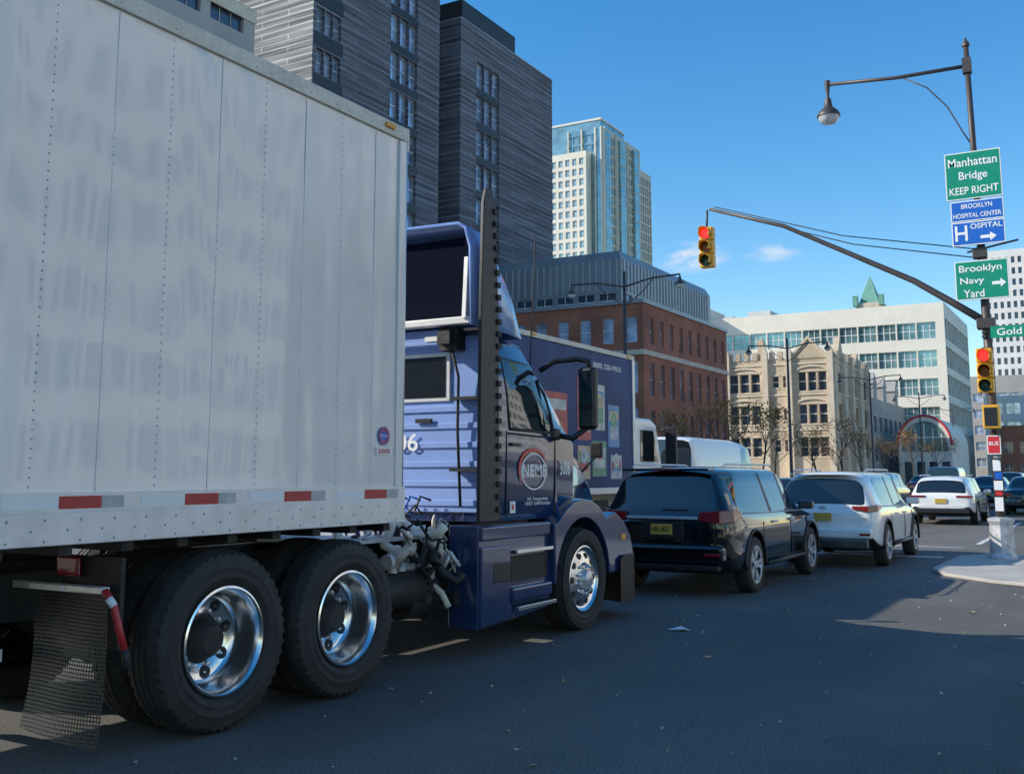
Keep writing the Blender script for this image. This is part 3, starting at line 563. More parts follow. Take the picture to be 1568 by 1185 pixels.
def car(name,loc,L,W,H,body,style='suv',sub=2,rot=0,trim=black,detail=True):
    O=Obj(name,loc,rot);h=W/2
    belt=.62*H if style!='sedan' else .64*H
    if style=='suv':
        S=[(0,.84,.50,.57*H,.575*H,.74),(.07,.93,.40,belt,belt+.05,.77),(.22,.985,.30,belt+.02,H-.12,.70),(.42,1,.27,belt+.01,H-.035,.71),(.62,1,.26,belt+.01,H-.01,.71),(.95,1,.26,belt,H,.72),(.195*L*1.9,1,.26,belt-.01,H+.005,.73),(.195*L*1.9+.09,1,.26,belt-.01,H+.005,.73),(.55*L,1,.26,belt-.02,H,.73),(.55*L+.08,1,.26,belt-.02,H-.005,.73),(.62*L,1,.26,belt-.03,H-.05,.71),(.755*L,1,.26,belt-.04,belt+.04,.78),(.89*L,.98,.27,belt-.10,belt-.03,.76),(L-.12,.93,.32,.50*H,.54*H,.66),(L,.80,.42,.38*H,.40*H,.55)]
        gl_side=(4,5,7,9);gr=(1,);gw=(10,)
    elif style=='van':
        S=[(0,.90,.45,.50*H,.51*H,.80),(.04,.97,.38,.5*H,.52*H,.84),(.12,1,.33,.5*H,H-.06,.84),(.3,1,.3,.5*H,H,.84),(.9,1,.3,.5*H,H,.84),(1.9,1,.3,.5*H,H,.84),(2.0,1,.3,.5*H,H,.84),(.5*L,1,.3,.5*H,H,.84),(.56*L,1,.3,.48*H,H,.83),(.58*L,1,.3,.48*H,H,.83),(.74*L,1,.3,.46*H,H-.1,.78),(.87*L,1,.3,.45*H,.47*H,.8),(.94*L,.98,.3,.42*H,.44*H,.78),(L-.08,.93,.32,.34*H,.37*H,.7),(L,.82,.4,.25*H,.27*H,.6)]
        gl_side=(9,);gr=(1,);gw=(10,)
    else:
        S=[(0,.82,.45,.50*H,.52*H,.66),(.1,.95,.35,belt-.03,belt+.01,.72),(.45,.99,.28,belt,belt+.05,.74),(.62,1,.25,belt,belt+.09,.72),(1.15,1,.24,belt,H-.05,.62),(1.4,1,.22,belt,H,.64),(2.0,1,.22,belt-.01,H,.65),(2.08,1,.22,belt-.01,H,.65),(2.5,1,.22,belt-.02,H,.66),(.56*L,1,.22,belt-.02,H-.01,.66),(.62*L,1,.22,belt-.03,H-.04,.64),(.74*L,1,.22,belt-.05,belt+.03,.74),(.88*L,.98,.24,belt-.12,belt-.05,.72),(L-.12,.93,.28,.46*H,.5*H,.66),(L,.80,.36,.36*H,.38*H,.55)]
        gl_side=(4,5,7,8);gr=(3,);gw=(10,)
    rings=[]
    for (y,wf,zb,zbe,zt,rw) in S:
        hw=h*wf;pe=max(zbe+.012,zt-.085)
        pts=[(0,zb),(hw*.86,zb),(hw*.975,zb+.10),(hw,(zb+zbe)*.52),(hw*.985,zbe-.09),(hw*.955,zbe),(h*rw+.02*h,pe),(h*rw-.10,zt-.012 if zt-pe>.05 else zt),(0,zt+.012)]
        rings.append([(x,y,z) for x,z in pts]+[(-x,y,z) for x,z in reversed(pts) if x>0])
    def fmf(i,k):
        kk=k if k<8 else 15-k
        if kk==5 and i in gl_side: return 1
        if kk==5 and i in (6,8) and style!='van': return 2
        if kk in (6,7) and (i in gr or i in gw): return 1
        if kk in (0,1): return 2
        return 0
    ob=O.loft('body',rings,[body,glass,trim],fmf,sub=0)
    me=ob.data
    bm=bmesh.new();bm.from_mesh(me);cr=bm.edges.layers.float.new('crease_edge')
    for e in bm.edges:
        if len(e.link_faces)==2 and e.link_faces[0].material_index!=e.link_faces[1].material_index: e[cr]=.75
    bm.to_mesh(me);bm.free()
    q=ob.modifiers.new('u','SUBSURF');q.levels=sub;q.render_levels=sub
    wr={'suv':.365,'van':.35,'sedan':.32}[style]*(H/1.65 if style=='suv' else 1)
    ya,yb=.205*L,.80*L
    if style=='van': ya,yb=.24*L,.83*L
    cut=bpy.data.meshes.new('cut');v=[];f=[]
    for yc in (ya,yb):
        n=28
        for sg in (1,-1):
            k0=len(v)
            for X in (sg*(h-.32),sg*(h+.3)):
                for k in range(n): a=2*math.pi*k/n;v.append((X,yc+(wr+.065)*math.cos(a),wr+.01+(wr+.065)*math.sin(a)))
            f+=[tuple(k0+i for i in range(n)),tuple(k0+n+i for i in range(n))]+[(k0+i,k0+(i+1)%n,k0+n+(i+1)%n,k0+n+i) for i in range(n)]
    cut.from_pydata(v,[],f)
    bm=bmesh.new();bm.from_mesh(cut);bmesh.ops.recalc_face_normals(bm,faces=bm.faces);bm.to_mesh(cut);bm.free()
    for m in (body,glass,trim): cut.materials.append(m)
    for p in cut.polygons:p.material_index=2
    cobj=bpy.data.objects.new('cut',cut);sc.collection.objects.link(cobj);cobj.parent=O.e
    bq=ob.modifiers.new('c','BOOLEAN');bq.object=cobj;bq.operation='DIFFERENCE';bq.solver='EXACT'
    bpy.context.view_layer.update();freeze(ob);bpy.data.objects.remove(cobj)
    for p in ob.data.polygons:p.use_smooth=True
    es=ob.modifiers.new('e','EDGE_SPLIT');es.split_angle=R(38)
    for yc in (ya,yb):
        for sg in (1,-1): carwheel(O,sg*(h-.115),yc,wr,sg)
    if not detail:
        O.boxes('tail_lamps',[(-h*.9,-h*.62,-.012,.10,.50*H,.58*H),(h*.62,h*.9,-.012,.10,.50*H,.58*H)],redl,bevel=.02)
        O.boxes('plate',[(-.16,.16,-.03,.02,.42*H,.42*H+.15)],plate)
        O.boxes('rear_bumper',[(-h*.86,h*.86,-.07,.1,.25*H,.34*H)],black,bevel=.03)
        return O
    if style=='suv':
        for yc in (ya,yb):
            for sg in (1,-1):
                pts=[(sg*(h-.008),yc+(wr+.075)*math.cos(a),wr+.01+(wr+.075)*math.sin(a)) for a in [R(-8+196*i/20) for i in range(21)]]
                O.tube('wheel_arch_trim',pts,.022,trim,n=8)
        for sg in (1,-1):
            O.tube('roof_rail',[(sg*h*.69,.55,H-.01),(sg*h*.69,.7,H+.03),(sg*h*.70,.6*L-.3,H+.03),(sg*h*.69,.6*L-.1,H-.02)],.014,rimsil,n=8)
            O.tube('door_sill_trim',[(sg*(h-.005),ya+wr+.12,.36),(sg*(h-.005),yb-wr-.12,.36)],.035,trim,n=8)
            for yd in (.375*L,.555*L): O.boxes('door_handle',[tuple(sorted((sg*(h-.02),sg*(h+.018))))+(yd,yd+.19,belt-.15,belt-.12)],body if body is not blackcar else rimsil,bevel=.008)
            for (ya_,yb_) in ((.565*L,.565*L),(.745*L,.755*L),(ya+.36,ya+.42)):
                O.tube('door_gap',[(sg*(h*.985),ya_,.42),(sg*(h*1.0),ya_,.6),(sg*(h*.985),yb_,belt-.12)],.007,black,n=5)
            O.loft('mirror',[[(sg*(h+a),.70*L+b,belt+c) for b,c in ((-.07,.0),(.06,.0),(.06,.12),(-.07,.13))] for a in (-.06,.17)],[body],bevel=.03)
            O.tube('window_trim',[(sg*(h*.957),.66,belt+.02),(sg*(h*.96),.70*L,belt-.02)],.010,rimsil,n=6)
    else:
        for sg in (1,-1): O.loft('mirror',[[(sg*(h+a),.70*L+b,belt+c) for b,c in ((-.07,.0),(.06,.0),(.06,.12),(-.07,.13))] for a in (-.06,.15)],[body],bevel=.03)
    return O
S1=car('black_suv',(-5.28,13.05,0),5.0,1.92,1.70,blackcar)
for sg in (1,-1):
    S1.loft('tail_lamp',[[(sg*.52,-.005,.99),(sg*.52,-.005,1.10),(sg*.52,.06,1.10),(sg*.52,.06,.99)],[(sg*.80,.005,.95),(sg*.80,.01,1.12),(sg*.80,.08,1.12),(sg*.80,.08,.95)],[(sg*.945,.14,.97),(sg*.93,.16,1.13),(sg*.90,.16,1.13),(sg*.90,.14,.97)],[(sg*.965,.42,1.03),(sg*.955,.42,1.11),(sg*.92,.42,1.11),(sg*.92,.42,1.03)]],[redl],bevel=.012)
    S1.boxes('bumper_reflector',[tuple(sorted((sg*.62,sg*.82)))+(-.115,-.05,.54,.58)],redl,bevel=.01)
S1.boxes('tailgate_chrome_bar',[(-.50,.50,-.03,.02,1.0,1.04)],rimsil,bevel=.01)
S1.boxes('plate_recess',[(-.30,.30,-.012,.02,.74,.98)],black,bevel=.02)
S1.boxes('plate',[(-.15,.15,-.035,-.01,.80,.94)],plate,bevel=.005);S1.text('plate_text','HRL 4827',(0,-.038,.87),.25,.065,black)
S1.boxes('rear_bumper',[(-.86,.86,-.10,.10,.44,.68)],blackcar,bevel=.06);S1.boxes('rear_bumper_lower',[(-.78,.78,-.06,.10,.34,.43)],black,bevel=.03)
S1.boxes('rear_wiper',[(-.02,.34,.065,.08,1.11,1.13)],black)
S1.boxes('rear_spoiler',[(-.62,.62,.12,.36,1.635,1.67)],blackcar,bevel=.012);S1.boxes('brake_lamp_high',[(-.2,.2,.11,.125,1.64,1.66)],redl)
S2=car('white_crossover',(-4.45,18.35,0),4.65,1.82,1.64,whitecar)
for sg in (1,-1):
    S2.loft('tail_lamp',[[(sg*.50,-.01,1.0),(sg*.50,-.01,1.05),(sg*.50,.06,1.05),(sg*.50,.06,1.0)],[(sg*.76,.0,.95),(sg*.76,.0,1.05),(sg*.76,.08,1.05),(sg*.76,.08,.95)],[(sg*.90,.14,.96),(sg*.89,.15,1.07),(sg*.86,.15,1.07),(sg*.86,.14,.96)],[(sg*.915,.40,1.01),(sg*.91,.40,1.07),(sg*.87,.40,1.07),(sg*.87,.40,1.01)]],[redl],bevel=.012)
    S2.boxes('bumper_reflector',[tuple(sorted((sg*.62,sg*.80)))+(-.105,-.02,.56,.60)],redl,bevel=.01)
S2.boxes('plate',[(-.15,.15,-.04,-.01,.80,.93)],plate,bevel=.005);S2.boxes('rear_bumper',[(-.82,.82,-.09,.10,.50,.68)],whitecar,bevel=.05);S2.boxes('rear_bumper_lower',[(-.76,.76,-.10,.05,.34,.50)],greycar,bevel=.03)
S2.boxes('badge',[(-.06,.06,-.015,.0,1.0,1.05)],rimsil,bevel=.01);S2.boxes('rear_spoiler',[(-.58,.58,.12,.36,1.575,1.605)],whitecar,bevel=.012)
S3=car('white_suv',(-4.85,35.2,0),4.9,1.93,1.52,whitecar)
for sg in (1,-1):
    S3.boxes('tail_lamp',[tuple(sorted((sg*.45,sg*.93)))+(-.015,.14,.86,.92)],redl,bevel=.012)
S3.boxes('plate',[(-.17,.17,-.03,.01,.68,.82)],plate);S3.boxes('rear_bumper',[(-.82,.82,-.08,.10,.36,.52)],black,bevel=.04)
car('grey_sedan',(-9.0,31.5,0),4.7,1.85,1.48,greycar,'sedan',1)
car('blue_sedan',(-9.3,38,0),4.7,1.85,1.50,bluecar,'sedan',1,detail=False)
car('grey_suv',(-8.9,45,0),4.8,1.9,1.66,greycar,'suv',1,detail=False)
car('red_sedan',(-6.2,44,0),4.7,1.85,1.5,redcar,'sedan',1,detail=False)
car('black_sedan',(-3.0,44.5,0),4.8,1.9,1.5,blackcar,'sedan',1,detail=False)
car('blue_van',(-8.9,66,0),5.2,2.0,2.0,bluecar,'van',1,detail=False)
car('black_sedan',(-5.2,52,0),4.8,1.9,1.5,blackcar,'sedan',1,detail=False)
car('grey_sedan',(-12.4,52,0),4.7,1.85,1.5,greycar,'sedan',1,detail=False)
car('white_suv',(-12.6,64,0),4.7,1.85,1.6,whitecar,'suv',1,detail=False)
car('black_suv',(-6.0,74,0),4.8,1.9,1.7,blackcar,'suv',1,detail=False)
car('red_sedan',(-12.4,80,0),4.7,1.85,1.5,redcar,'sedan',1,detail=False)
car('white_van',(-9.6,23.4,0),6.3,2.05,2.50,vanw,'van',1)
# ------------------------------------------------------------------ box truck
YR=9.0
Bx=Obj('box_truck',(-9.55,YR,0),world=True)
x1,x0=-8.3,-10.8
boxgraphic=M('box_truck_graphic',(.025,.055,.17),.55,noise=.45,scale=.8,spec=.3)
Bx.boxes('cargo_box',[(x0,x1,YR,19.15,1.32,3.86)],boxgraphic,bevel=.02)
Bx.boxes('top_rail',[(x0-.01,x1+.02,YR,19.17,3.86,3.95)],cream,bevel=.01);Bx.boxes('bottom_rail',[(x0-.01,x1+.02,YR,19.17,1.22,1.34)],alu,bevel=.01)
Bx.boxes('front_edge',[(x1-.05,x1+.02,19.05,19.17,1.34,3.86)],alu)
Bx.boxes('marker_lamp',[(x1+.02,x1+.04,14.9,15.02,3.89,3.93),(x1+.02,x1+.04,18.8,18.95,3.89,3.93)],amber)
cols_=[(.5,.04,.05),(.55,.55,.5),(.05,.25,.5),(.6,.45,.25),(.1,.35,.2),(.5,.5,.55)]
gm=[M('poster_colour',c,.4,noise=.35,scale=4) for c in cols_]
random.seed(5)
for i,(a,b,c,d) in enumerate([(16.6,17.15,2.2,3.35),(17.3,17.75,2.4,3.25),(17.9,18.4,2.1,2.9),(16.6,17.1,1.5,2.1),(17.2,17.8,1.55,2.2),(18.0,18.5,1.5,1.95),(15.2,16.2,1.6,3.0)]):
    Bx.boxes('poster_panel',[(x1,x1+.006,a,b,c,d)],gm[i%6]);Bx.boxes('poster_inner',[(x1+.006,x1+.010,a+.08,b-.08,c+.15,(c+d)/2)],gm[(i+3)%6]);Bx.boxes('poster_band',[(x1+.006,x1+.009,a+.05,b-.05,d-.3,d-.12)],gm[(i+1)%6])
    Bx.lathe('poster_spot',(x1+.008,(a+b)/2,(c+d)/2+.12),[(0,0),(.003,.14)],gm[(i+2)%6],n=20,smooth=False)
Bx.text('phone_text','(800) 220-MILK',(x1+.008,17.9,3.60),1.3,.13,swhite,'X')
Bx.boxes('truck_cab_base',[(-10.6,-8.5,19.25,21.3,.6,1.5)],vanw,bevel=.08)
Bx.prismX('truck_cab',[(19.3,1.4),(21.25,1.4),(21.1,1.75),(20.8,2.65),(20.5,2.75),(19.3,2.75)],-10.6,-8.5,vanw,bevel=.06)
Bx.prismX('truck_cab_window',[(19.9,1.85),(20.85,1.85),(20.6,2.5),(19.9,2.5)],-8.505,-8.49,glass)
Bx.boxes('mirror',[(-8.35,-8.1,20.9,21.0,1.75,2.6)],black,bevel=.03);Bx.tube('mirror_arm',[(-8.5,20.9,2.5),(-8.2,20.95,2.62)],.02,black)
Bx.boxes('chassis',[(-10.2,-8.9,YR+.2,21.2,.7,.95)],chass);Bx.boxes('underguard',[(-8.6,-8.5,12.5,18.3,.55,1.1)],chass)
for yy in (11.2,20.3):
    for sg,xx in ((1,-8.5),(-1,-10.6)): truckwheel(Bx,(xx-.02*sg,yy,.48),sg,yy<15,True,rad=.48)
# ------------------------------------------------------------------ buildings
def windows(u0,u1,n,wf,zs,h):
    p=(u1-u0)/n;return [(u0+p*i+p*(1-wf)/2,u0+p*i+p*(1+wf)/2,z,z+h) for i in range(n) for z in zs]
def bldg(name,x0,x1,y0,y1,H,wall,fy=None,fx=None,gl=bglass,frame=white,depth=.25,mull=(2,2),fw=.08,sill=None,roof=glowroof,wallx=None):
    O=Obj(name,((x0+x1)/2,(y0+y1)/2,0),world=True)
    O.facade('front_wall',(x0,y0),(x1,y0),0,H,fy or [],wall,gl,frame,depth,mull,fw,sill)
    O.facade('street_wall',(x1,y0),(x1,y1),0,H,fx or [],wallx or wall,gl,frame,depth,mull,fw,sill)
    O.facade('back_wall',(x1,y1),(x0,y1),0,H,[],wall,gl,frame)
    O.facade('far_wall',(x0,y1),(x0,y0),0,H,[],wall,gl,frame)
    O.flat('roof',[(x0,y0,H-.01),(x1,y0,H-.01),(x1,y1,H-.01),(x0,y1,H-.01)],[(0,1,2,3)],roof)
    return O
zs=[3.5*k+1.2 for k in range(9)]
O=bldg('concrete_office_building',-70,-46,20,46.2,31,beigec,windows(1,23,6,.75,zs,1.9),windows(.6,25.6,7,.78,zs,1.9),mull=(3,1),frame=beigec)
O.boxes('parapet',[(-46,-45.9,20,46.25,30.2,31.1)],tanstone2)
zw=[4.0+3.06*k for k in range(15)]
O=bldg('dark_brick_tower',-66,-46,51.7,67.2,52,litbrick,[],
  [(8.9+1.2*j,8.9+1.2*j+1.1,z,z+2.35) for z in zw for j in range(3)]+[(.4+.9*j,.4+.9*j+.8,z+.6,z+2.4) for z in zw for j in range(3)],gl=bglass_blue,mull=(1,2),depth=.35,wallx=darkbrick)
O.boxes('spandrel_panels',[(-46.0,-45.97,60.6,64.2,z-.62,z-.06) for z in zw],blackwall)
O.boxes('corner_recess',[(-46.02,-45.96,51.9,54.9,z-.45,z+.5) for z in zw],blackwall)
zb=[3.0+3.06*k for k in range(12)]
O=bldg('dark_brick_tower',-66,-46,70.4,87.0,40.3,darkbrick,[],[(2.6+1.3*j,2.6+1.3*j+1.2,z+1.4,z+3.75) for z in zb[:-1] for j in range(3)],gl=bglass_blue,mull=(1,2),depth=.35)
O.boxes('spandrel_panels',[(-46.0,-45.97,73.0,76.9,z+1.4-.66,z+1.34) for z in zb[:-1]],blackwall)
O.boxes('parapet_cap',[(-66.05,-45.95,70.35,87.05,40.3,40.42)],metalg)
O.boxes('penthouse',[(-62,-46.6,71.5,80.7,40.42,42.6)],blackwall)
fy=windows(0,18,10,.52,[3.9,7.2],2.2)+windows(0,18,10,.5,[10.75],1.85)
fx=windows(.6,18.0,9,.42,[3.6,7.0],2.4)+windows(.6,18.0,9,.36,[10.7],1.9)
O=bldg('red_brick_building',-46-0,-28,66.4,84.5,13.5,redbrick,fy,fx,gl=bglass_blue,mull=(1,2),depth=.22)
O.boxes('stone_band',[(-45.9,-27.9,66.28,84.6,9.85,10.2)],tanstone2);O.boxes('cornice',[(-45.9,-27.85,66.2,84.6,13.5,13.75)],metalg)
O=bldg('grey_metal_building',-45,-33,74,95,18.6,metalg,windows(.3,11.7,6,.8,[14.6],1.3),windows(.5,20.5,10,.7,[14.6],1.3),depth=.15,roof=metalg)
O.loft('parapet_chamfer',[[(-45,74,18.6),(-33,74,18.6),(-33,95,18.6),(-45,95,18.6)],[(-44.6,74.35,19.3),(-33.35,74.35,19.3),(-33.35,94.6,19.3),(-44.6,94.6,19.3)]],[metalg],smooth=False)
O.boxes('roof_ribs',[(x,x+.09,73.9,73.99,16.1,18.6) for x in [-44.8+.6*i for i in range(20)]],metall)
O.boxes('lower_ribs',[(-32.99,-32.9,y,y+.1,16.1,18.6) for y in [74.4+.7*i for i in range(29)]],metall)
O=bldg('glass_tower',-168,-140,300,332,116,bglass_teal,[(u,u+1.9,z,z+2.6) for u in [15+2.3*i for i in range(5)] for z in [60+3.4*k for k in range(16)]],
   [(u,u+1.5,z,z+2.7) for u in [.5+2.1*i for i in range(15)] for z in [50+3.4*k for k in range(19)]],gl=bglass_teal,frame=warmc,mull=(1,1),depth=.3,fw=.2,wallx=warmc)
O.boxes('glass_bays',[(-140.01,-139.2,y0_,y0_+4.5,40,114.5) for y0_ in (1+300,313,325)],bglass_teal)
O.boxes('bay_floor_lines',[(-140.01,-139.12,y0_-.05,y0_+4.55,z,z+.35) for y0_ in (301,313,325) for z in [41+3.4*k for k in range(22)]],warmc)
O.boxes('white_fins',[(-139.98,-139.1,300.0+y,300.3+y,40,115.6) for y in (.2,9.8,19.4,29)]+[(x,x+.4,299.4,299.98,40,115.6) for x in (-152.5,-147.5,-142.5,-140.4)],whitec)
O.boxes('crown',[(-160,-141,301,320,116,118.5)],bglass_teal);O.boxes('crown_rim',[(-160.3,-140.7,300.7,320.3,118.5,119.2)],whitec)
bldg('glass_tower_wing',-165,-140.5,332.02,343,109.5,warmc,[],[(u,u+1.6,z,z+2.7) for u in [.5+2.1*i for i in range(5)] for z in [50+3.4*k for k in range(17)]],gl=bglass_teal,frame=warmc,depth=.3,fw=.2)
bldg('apartment_tower',-168,-144,296,299.9,107,whitec,windows(.5,23.5,9,.62,[50+3.5*k for k in range(16)],2.3),[],gl=bglass_teal,frame=whitec,depth=.4,fw=.15)
bldg('low_office_block',-75,-61.5,165,185,31,whitec,windows(.5,13,4,.8,[10+3.6*k for k in range(5)],2),[],gl=bglass_green)
zr=[4.8+4.4*k for k in range(5)]
O=bldg('white_modern_building',-61.2,-21.5,170,200,28,whitec,windows(3.0,38.5,12,.93,zr,2.6),windows(.5,29.5,8,.92,zr,3.2),gl=bglass_green,frame=white,mull=(3,2),depth=.35,fw=.12)
O.boxes('roof_plant',[(-54,-50,175,182,28,29.6),(-59,-57,176,180,28,29.2),(-44,-40,178,184,28,29.2)],whiteb)
O=bldg('spire_tower',-40.8,-36.0,200.1,205,33.6,tanstone2,windows(.3,4.5,3,.4,[29.5],2.2),windows(.3,4.7,3,.4,[29.5],2.2))
O.mesh('copper_spire',[(-40.2,200.4,33.6),(-36.6,200.4,33.6),(-36.6,204.6,33.6),(-40.2,204.6,33.6),(-38.4,202.5,39.2)],[(0,1,4),(1,2,4),(2,3,4),(3,0,4),(0,1,2,3)],copper)
O.boxes('corner_turrets',[(-41.2,-40.3,199.6,200.5,33,35),(-36.5,-35.6,199.6,200.5,33,35)],copper)
W1=[]
for (a,b) in ((.5,4.6),(9.0,12.6)):
    for z in (3.6,7.5,11.4): 
        k=3;p=(b-a)/k
        for i in range(k): W1.append((a+p*i+.12,a+p*(i+1)-.12,z,z+2.3))
for z in (4.2,8.0,11.9): W1+=[(6.0,6.8,z,z+1.4),(7.3,8.1,z,z+1.4)]
fx=windows(.8,18.4,6,.5,[3.6,7.5,11.2],2.3)
O=bldg('gothic_school',-41.5,-28,124,143,15.3,tanstone,W1,fx,gl=bglass,frame=tanstone2,mull=(1,2),sill=tanstone2,depth=.35,fw=.14)
O.prismY('entrance_gable',[(-33.2,15.3),(-28.9,15.3),(-31.0,17.6)],123.9,124.5,tanstone);O.prismY('gable_trim',[(-33.5,15.35),(-33.2,15.3),(-31.0,17.6),(-28.9,15.3),(-28.6,15.35),(-31.0,18.0)],123.7,124.3,tanstone2)
# segmental arches over the big window groups
for (xc,hw_) in ((-38.95,2.15),(-30.7,1.95)):
    for zt in (13.75,9.85):
        av=[(xc+hw_*math.cos(R(180-18*i)),zt+.75*math.sin(R(180-18*i))) for i in range(11)]
        bv=[(xc+(hw_-.22)*math.cos(R(18*i)),zt+.52*math.sin(R(18*i))) for i in range(11)]
        O.prismY('window_arch_moulding',av+bv,123.84,123.97,tanstone2)
O.boxes('string_courses',[(-41.6,-27.9,123.88,123.99,z,z+.22) for z in (6.7,10.9,14.6)]+[(-27.99,-27.88,124,143,z,z+.22) for z in (6.7,10.9,14.6)],tanstone2)
O.boxes('buttresses',[(x,x+.7,123.5,123.99,0,16.1) for x in (-41.4,-36.6,-33.7,-28.8)]+[(-27.99,-27.5,y,y+.7,0,15.9) for y in (127,131.5,136,141)],tanstone2)
for x in (-41.4,-36.6,-33.7,-28.8): O.prismY('pinnacle',[(x,16.1),(x+.7,16.1),(x+.35,17.2)],123.5,123.95,tanstone2)
O.boxes('battlements',[(x,x+.55,123.9,124.4,15.3,16.3) for x in [-41+1.05*i for i in range(8)]]+[(-28.4,-27.9,y,y+.6,15.3,16.2) for y in [125+1.2*i for i in range(15)]],tanstone)
O.boxes('chimney_gable',[(-37.3,-36.6,124.5,125.2,15,18)],tanstone)
O.prismX('side_gable',[(125.2,15.3),(128.8,15.3),(127,18)],-28.6,-27.92,tanstone);O.prismX('side_gable_small',[(135,15.3),(138,15.3),(136.5,17)],-28.6,-27.92,tanstone)
O=bldg('tan_apartment_building',-42,-28,144,180,11.8,beigec,[],windows(1,35,9,.5,[3.2,7.2],2.2),frame=tanstone2,sill=tanstone2)
O.boxes('dormers',[(-29.5,-27.95,y,y+2.4,11.8,13.8) for y in (146,153,162,172)],beigec)
for y in (146,153,162,172): O.prismX('dormer_gable',[(y-.2,13.8),(y+2.6,13.8),(y+1.2,15.4)],-30,-27.9,beigec)
O=Obj('arched_hall',(-22.5,165,0),world=True)
ar=[(-22.3+3.4*math.cos(a),5.4+4.0*math.sin(a)) for a in [R(9*i) for i in range(21)]]
O.prismY('vault',[(-18.9,0)]+ar+[(-25.7,0)],150,168,whitec)
ar2=[(-22.3+2.9*math.cos(a),5.2+3.5*math.sin(a)) for a in [R(9*i) for i in range(21)]]
O.prismY('arched_window',[(-19.4,4.6)]+ar2+[(-25.2,4.6)],149.93,149.98,bglass_green)
O.boxes('window_mullions',[(-22.3+k*1.1-.08,-22.3+k*1.1+.08,149.88,149.93,4.6,8.4-abs(k)*.75) for k in (-2,-1,0,1,2)]+[(-25.0,-19.6,149.87,149.92,6.4,6.56)],whitec)
O.tube('arch_trim',[(-22.3+3.45*math.cos(a),149.9,5.4+4.05*math.sin(a)) for a in [R(9*i) for i in range(21)]],.15,sred,n=8)
O.boxes('entrance_openings',[(-25+1.6*i,-24+1.6*i,149.93,149.98,.2,3.2) for i in range(4)],bglass)
zz=[16+2.6*k for k in range(14)]
bldg('white_grid_tower',-24,-4,260,285,53,whiteb,windows(.3,19.7,14,.55,zz,1.5),[],frame=white,mull=(1,1),depth=.4)
bldg('office_building',-26,-4,238,250,22,beigec,windows(.5,21.5,9,.8,[3+3.4*k for k in range(5)],1.8),[],gl=bglass_blue)
bldg('white_low_building',-20,-2,205,225,15.5,whiteb,windows(.5,17.5,6,.8,[2+3.4*k for k in range(4)],2.0),[],gl=bglass_blue)
bldg('brick_apartment_block',-17,-1,190,200,9.5,redbrick,windows(.5,15.5,6,.6,[1.5,5],1.8),[])
def rb(name,y0,y1,H,wall,gl,x=30):
    O=Obj(name,(x+10,(y0+y1)/2,0),world=True);zs=[1.5+3.6*k for k in range(int(H/3.6))];n=max(3,int((y1-y0)/3.2))
    O.facade('street_wall',(x,y1),(x,y0),0,H,windows(.5,y1-y0-.5,n,.55,zs,2.1),wall,gl,white,.25,(1,2))
    O.facade('front_wall',(x,y0),(x+20,y0),0,H,[],wall,gl,white);O.facade('end_wall',(x+20,y1),(x,y1),0,H,[],wall,gl,white);O.facade('rear_wall',(x+20,y0),(x+20,y1),0,H,[],wall,gl,white)
    O.flat('roof',[(x,y0,H),(x+20,y0,H),(x+20,y1,H),(x,y1,H)],[(0,1,2,3)],glowroof)
rb('limestone_apartment_building',24,44,26,whiteb,bglass);rb('concrete_apartment_building',46,58,17,beigec,bglass);rb('white_apartment_building',60,90,32,whiteb,bglass,34)
rb('limestone_office_building',95,130,26,whitec,bglass);rb('limestone_apartment_building',-40,-16,24,whiteb,bglass)
# ------------------------------------------------------------------ street lamps
def bell(O,x,y,z):
    O.lathe('lamp_cap',(x,y,z),[(0,.03),(-.10,.035),(-.12,.06),(-.22,.075),(-.30,.09),(-.40,.20),(-.47,.235),(-.50,.235)],pole,axis='Z',n=24)
    O.lathe('lamp_globe',(x,y,z),[(-.50,.215),(-.58,.19),(-.65,.12),(-.68,0)],lampglass,axis='Z',n=24)
for y in (45.2,74,103,132,161):
    O=Obj('street_lamp',(-20,y,0))
    O.tube('pole',[(0,0,.12),(0,0,1),(0,0,11.3)],[.16,.12,.07],pole);O.lathe('pole_base',(0,0,0),[(.12,.26),(.7,.24),(.8,.16),(1.1,.13)],pole,axis='Z',n=16)
    for sg in (1,-1):
        O.tube('arm',[(0,0,10.55),(sg*1.4,0,10.85),(sg*2.85,0,10.9)],.045,pole);O.tube('arm_scroll',[(0,0,9.6),(sg*.9,0,10.2),(sg*1.5,0,10.8)],.025,pole,n=6)
        bell(O,sg*2.85,0,10.9)
P=Obj('traffic_signal_pole',(-2,21.15,0),world=True)
px,py=-1.98,21.15
P.lathe('pole_base',(-1.90,py,.06),[(0,.25),(.05,.25),(.10,.22),(.61,.20),(.68,.23),(.72,.23),(.75,.11),(.76,.0)],silverp,axis='Z',n=8,smooth=False)
P.tube('pole',[(-1.90,py,.8),(-1.92,py,3),(-1.95,py,6)],[.085,.08,.075],pole,n=16)
P.tube('upper_pole',[(-1.95,py,6),(-2.0,py,9.9)],[.065,.05],pole,n=14);P.lathe('finial',(-2.0,py,9.9),[(0,.07),(.06,.07),(.10,.04),(.18,.01),(.2,0)],pole,axis='Z',n=12)
P.tube('lamp_arm',[(-2.0,py,9.5),(-3.3,py,9.52),(-4.66,py,9.64)],.038,pole);P.tube('arm_brace',[(-3.2,py,9.5),(-2.75,py,9.2),(-2.4,py,8.75),(-2.15,py,8.2),(-2.0,py,7.9)],.014,pole,n=6)
P.boxes('arm_joint',[(-2.08,-1.92,py-.08,py+.08,9.35,9.65)],pole);P.lathe('lamp_hanger',(-4.68,py,9.72),[(0,0),(0,.06),(-.15,.05),(-.3,.03)],pole,axis='Z',n=12);bell(P,-4.68,py,9.45)
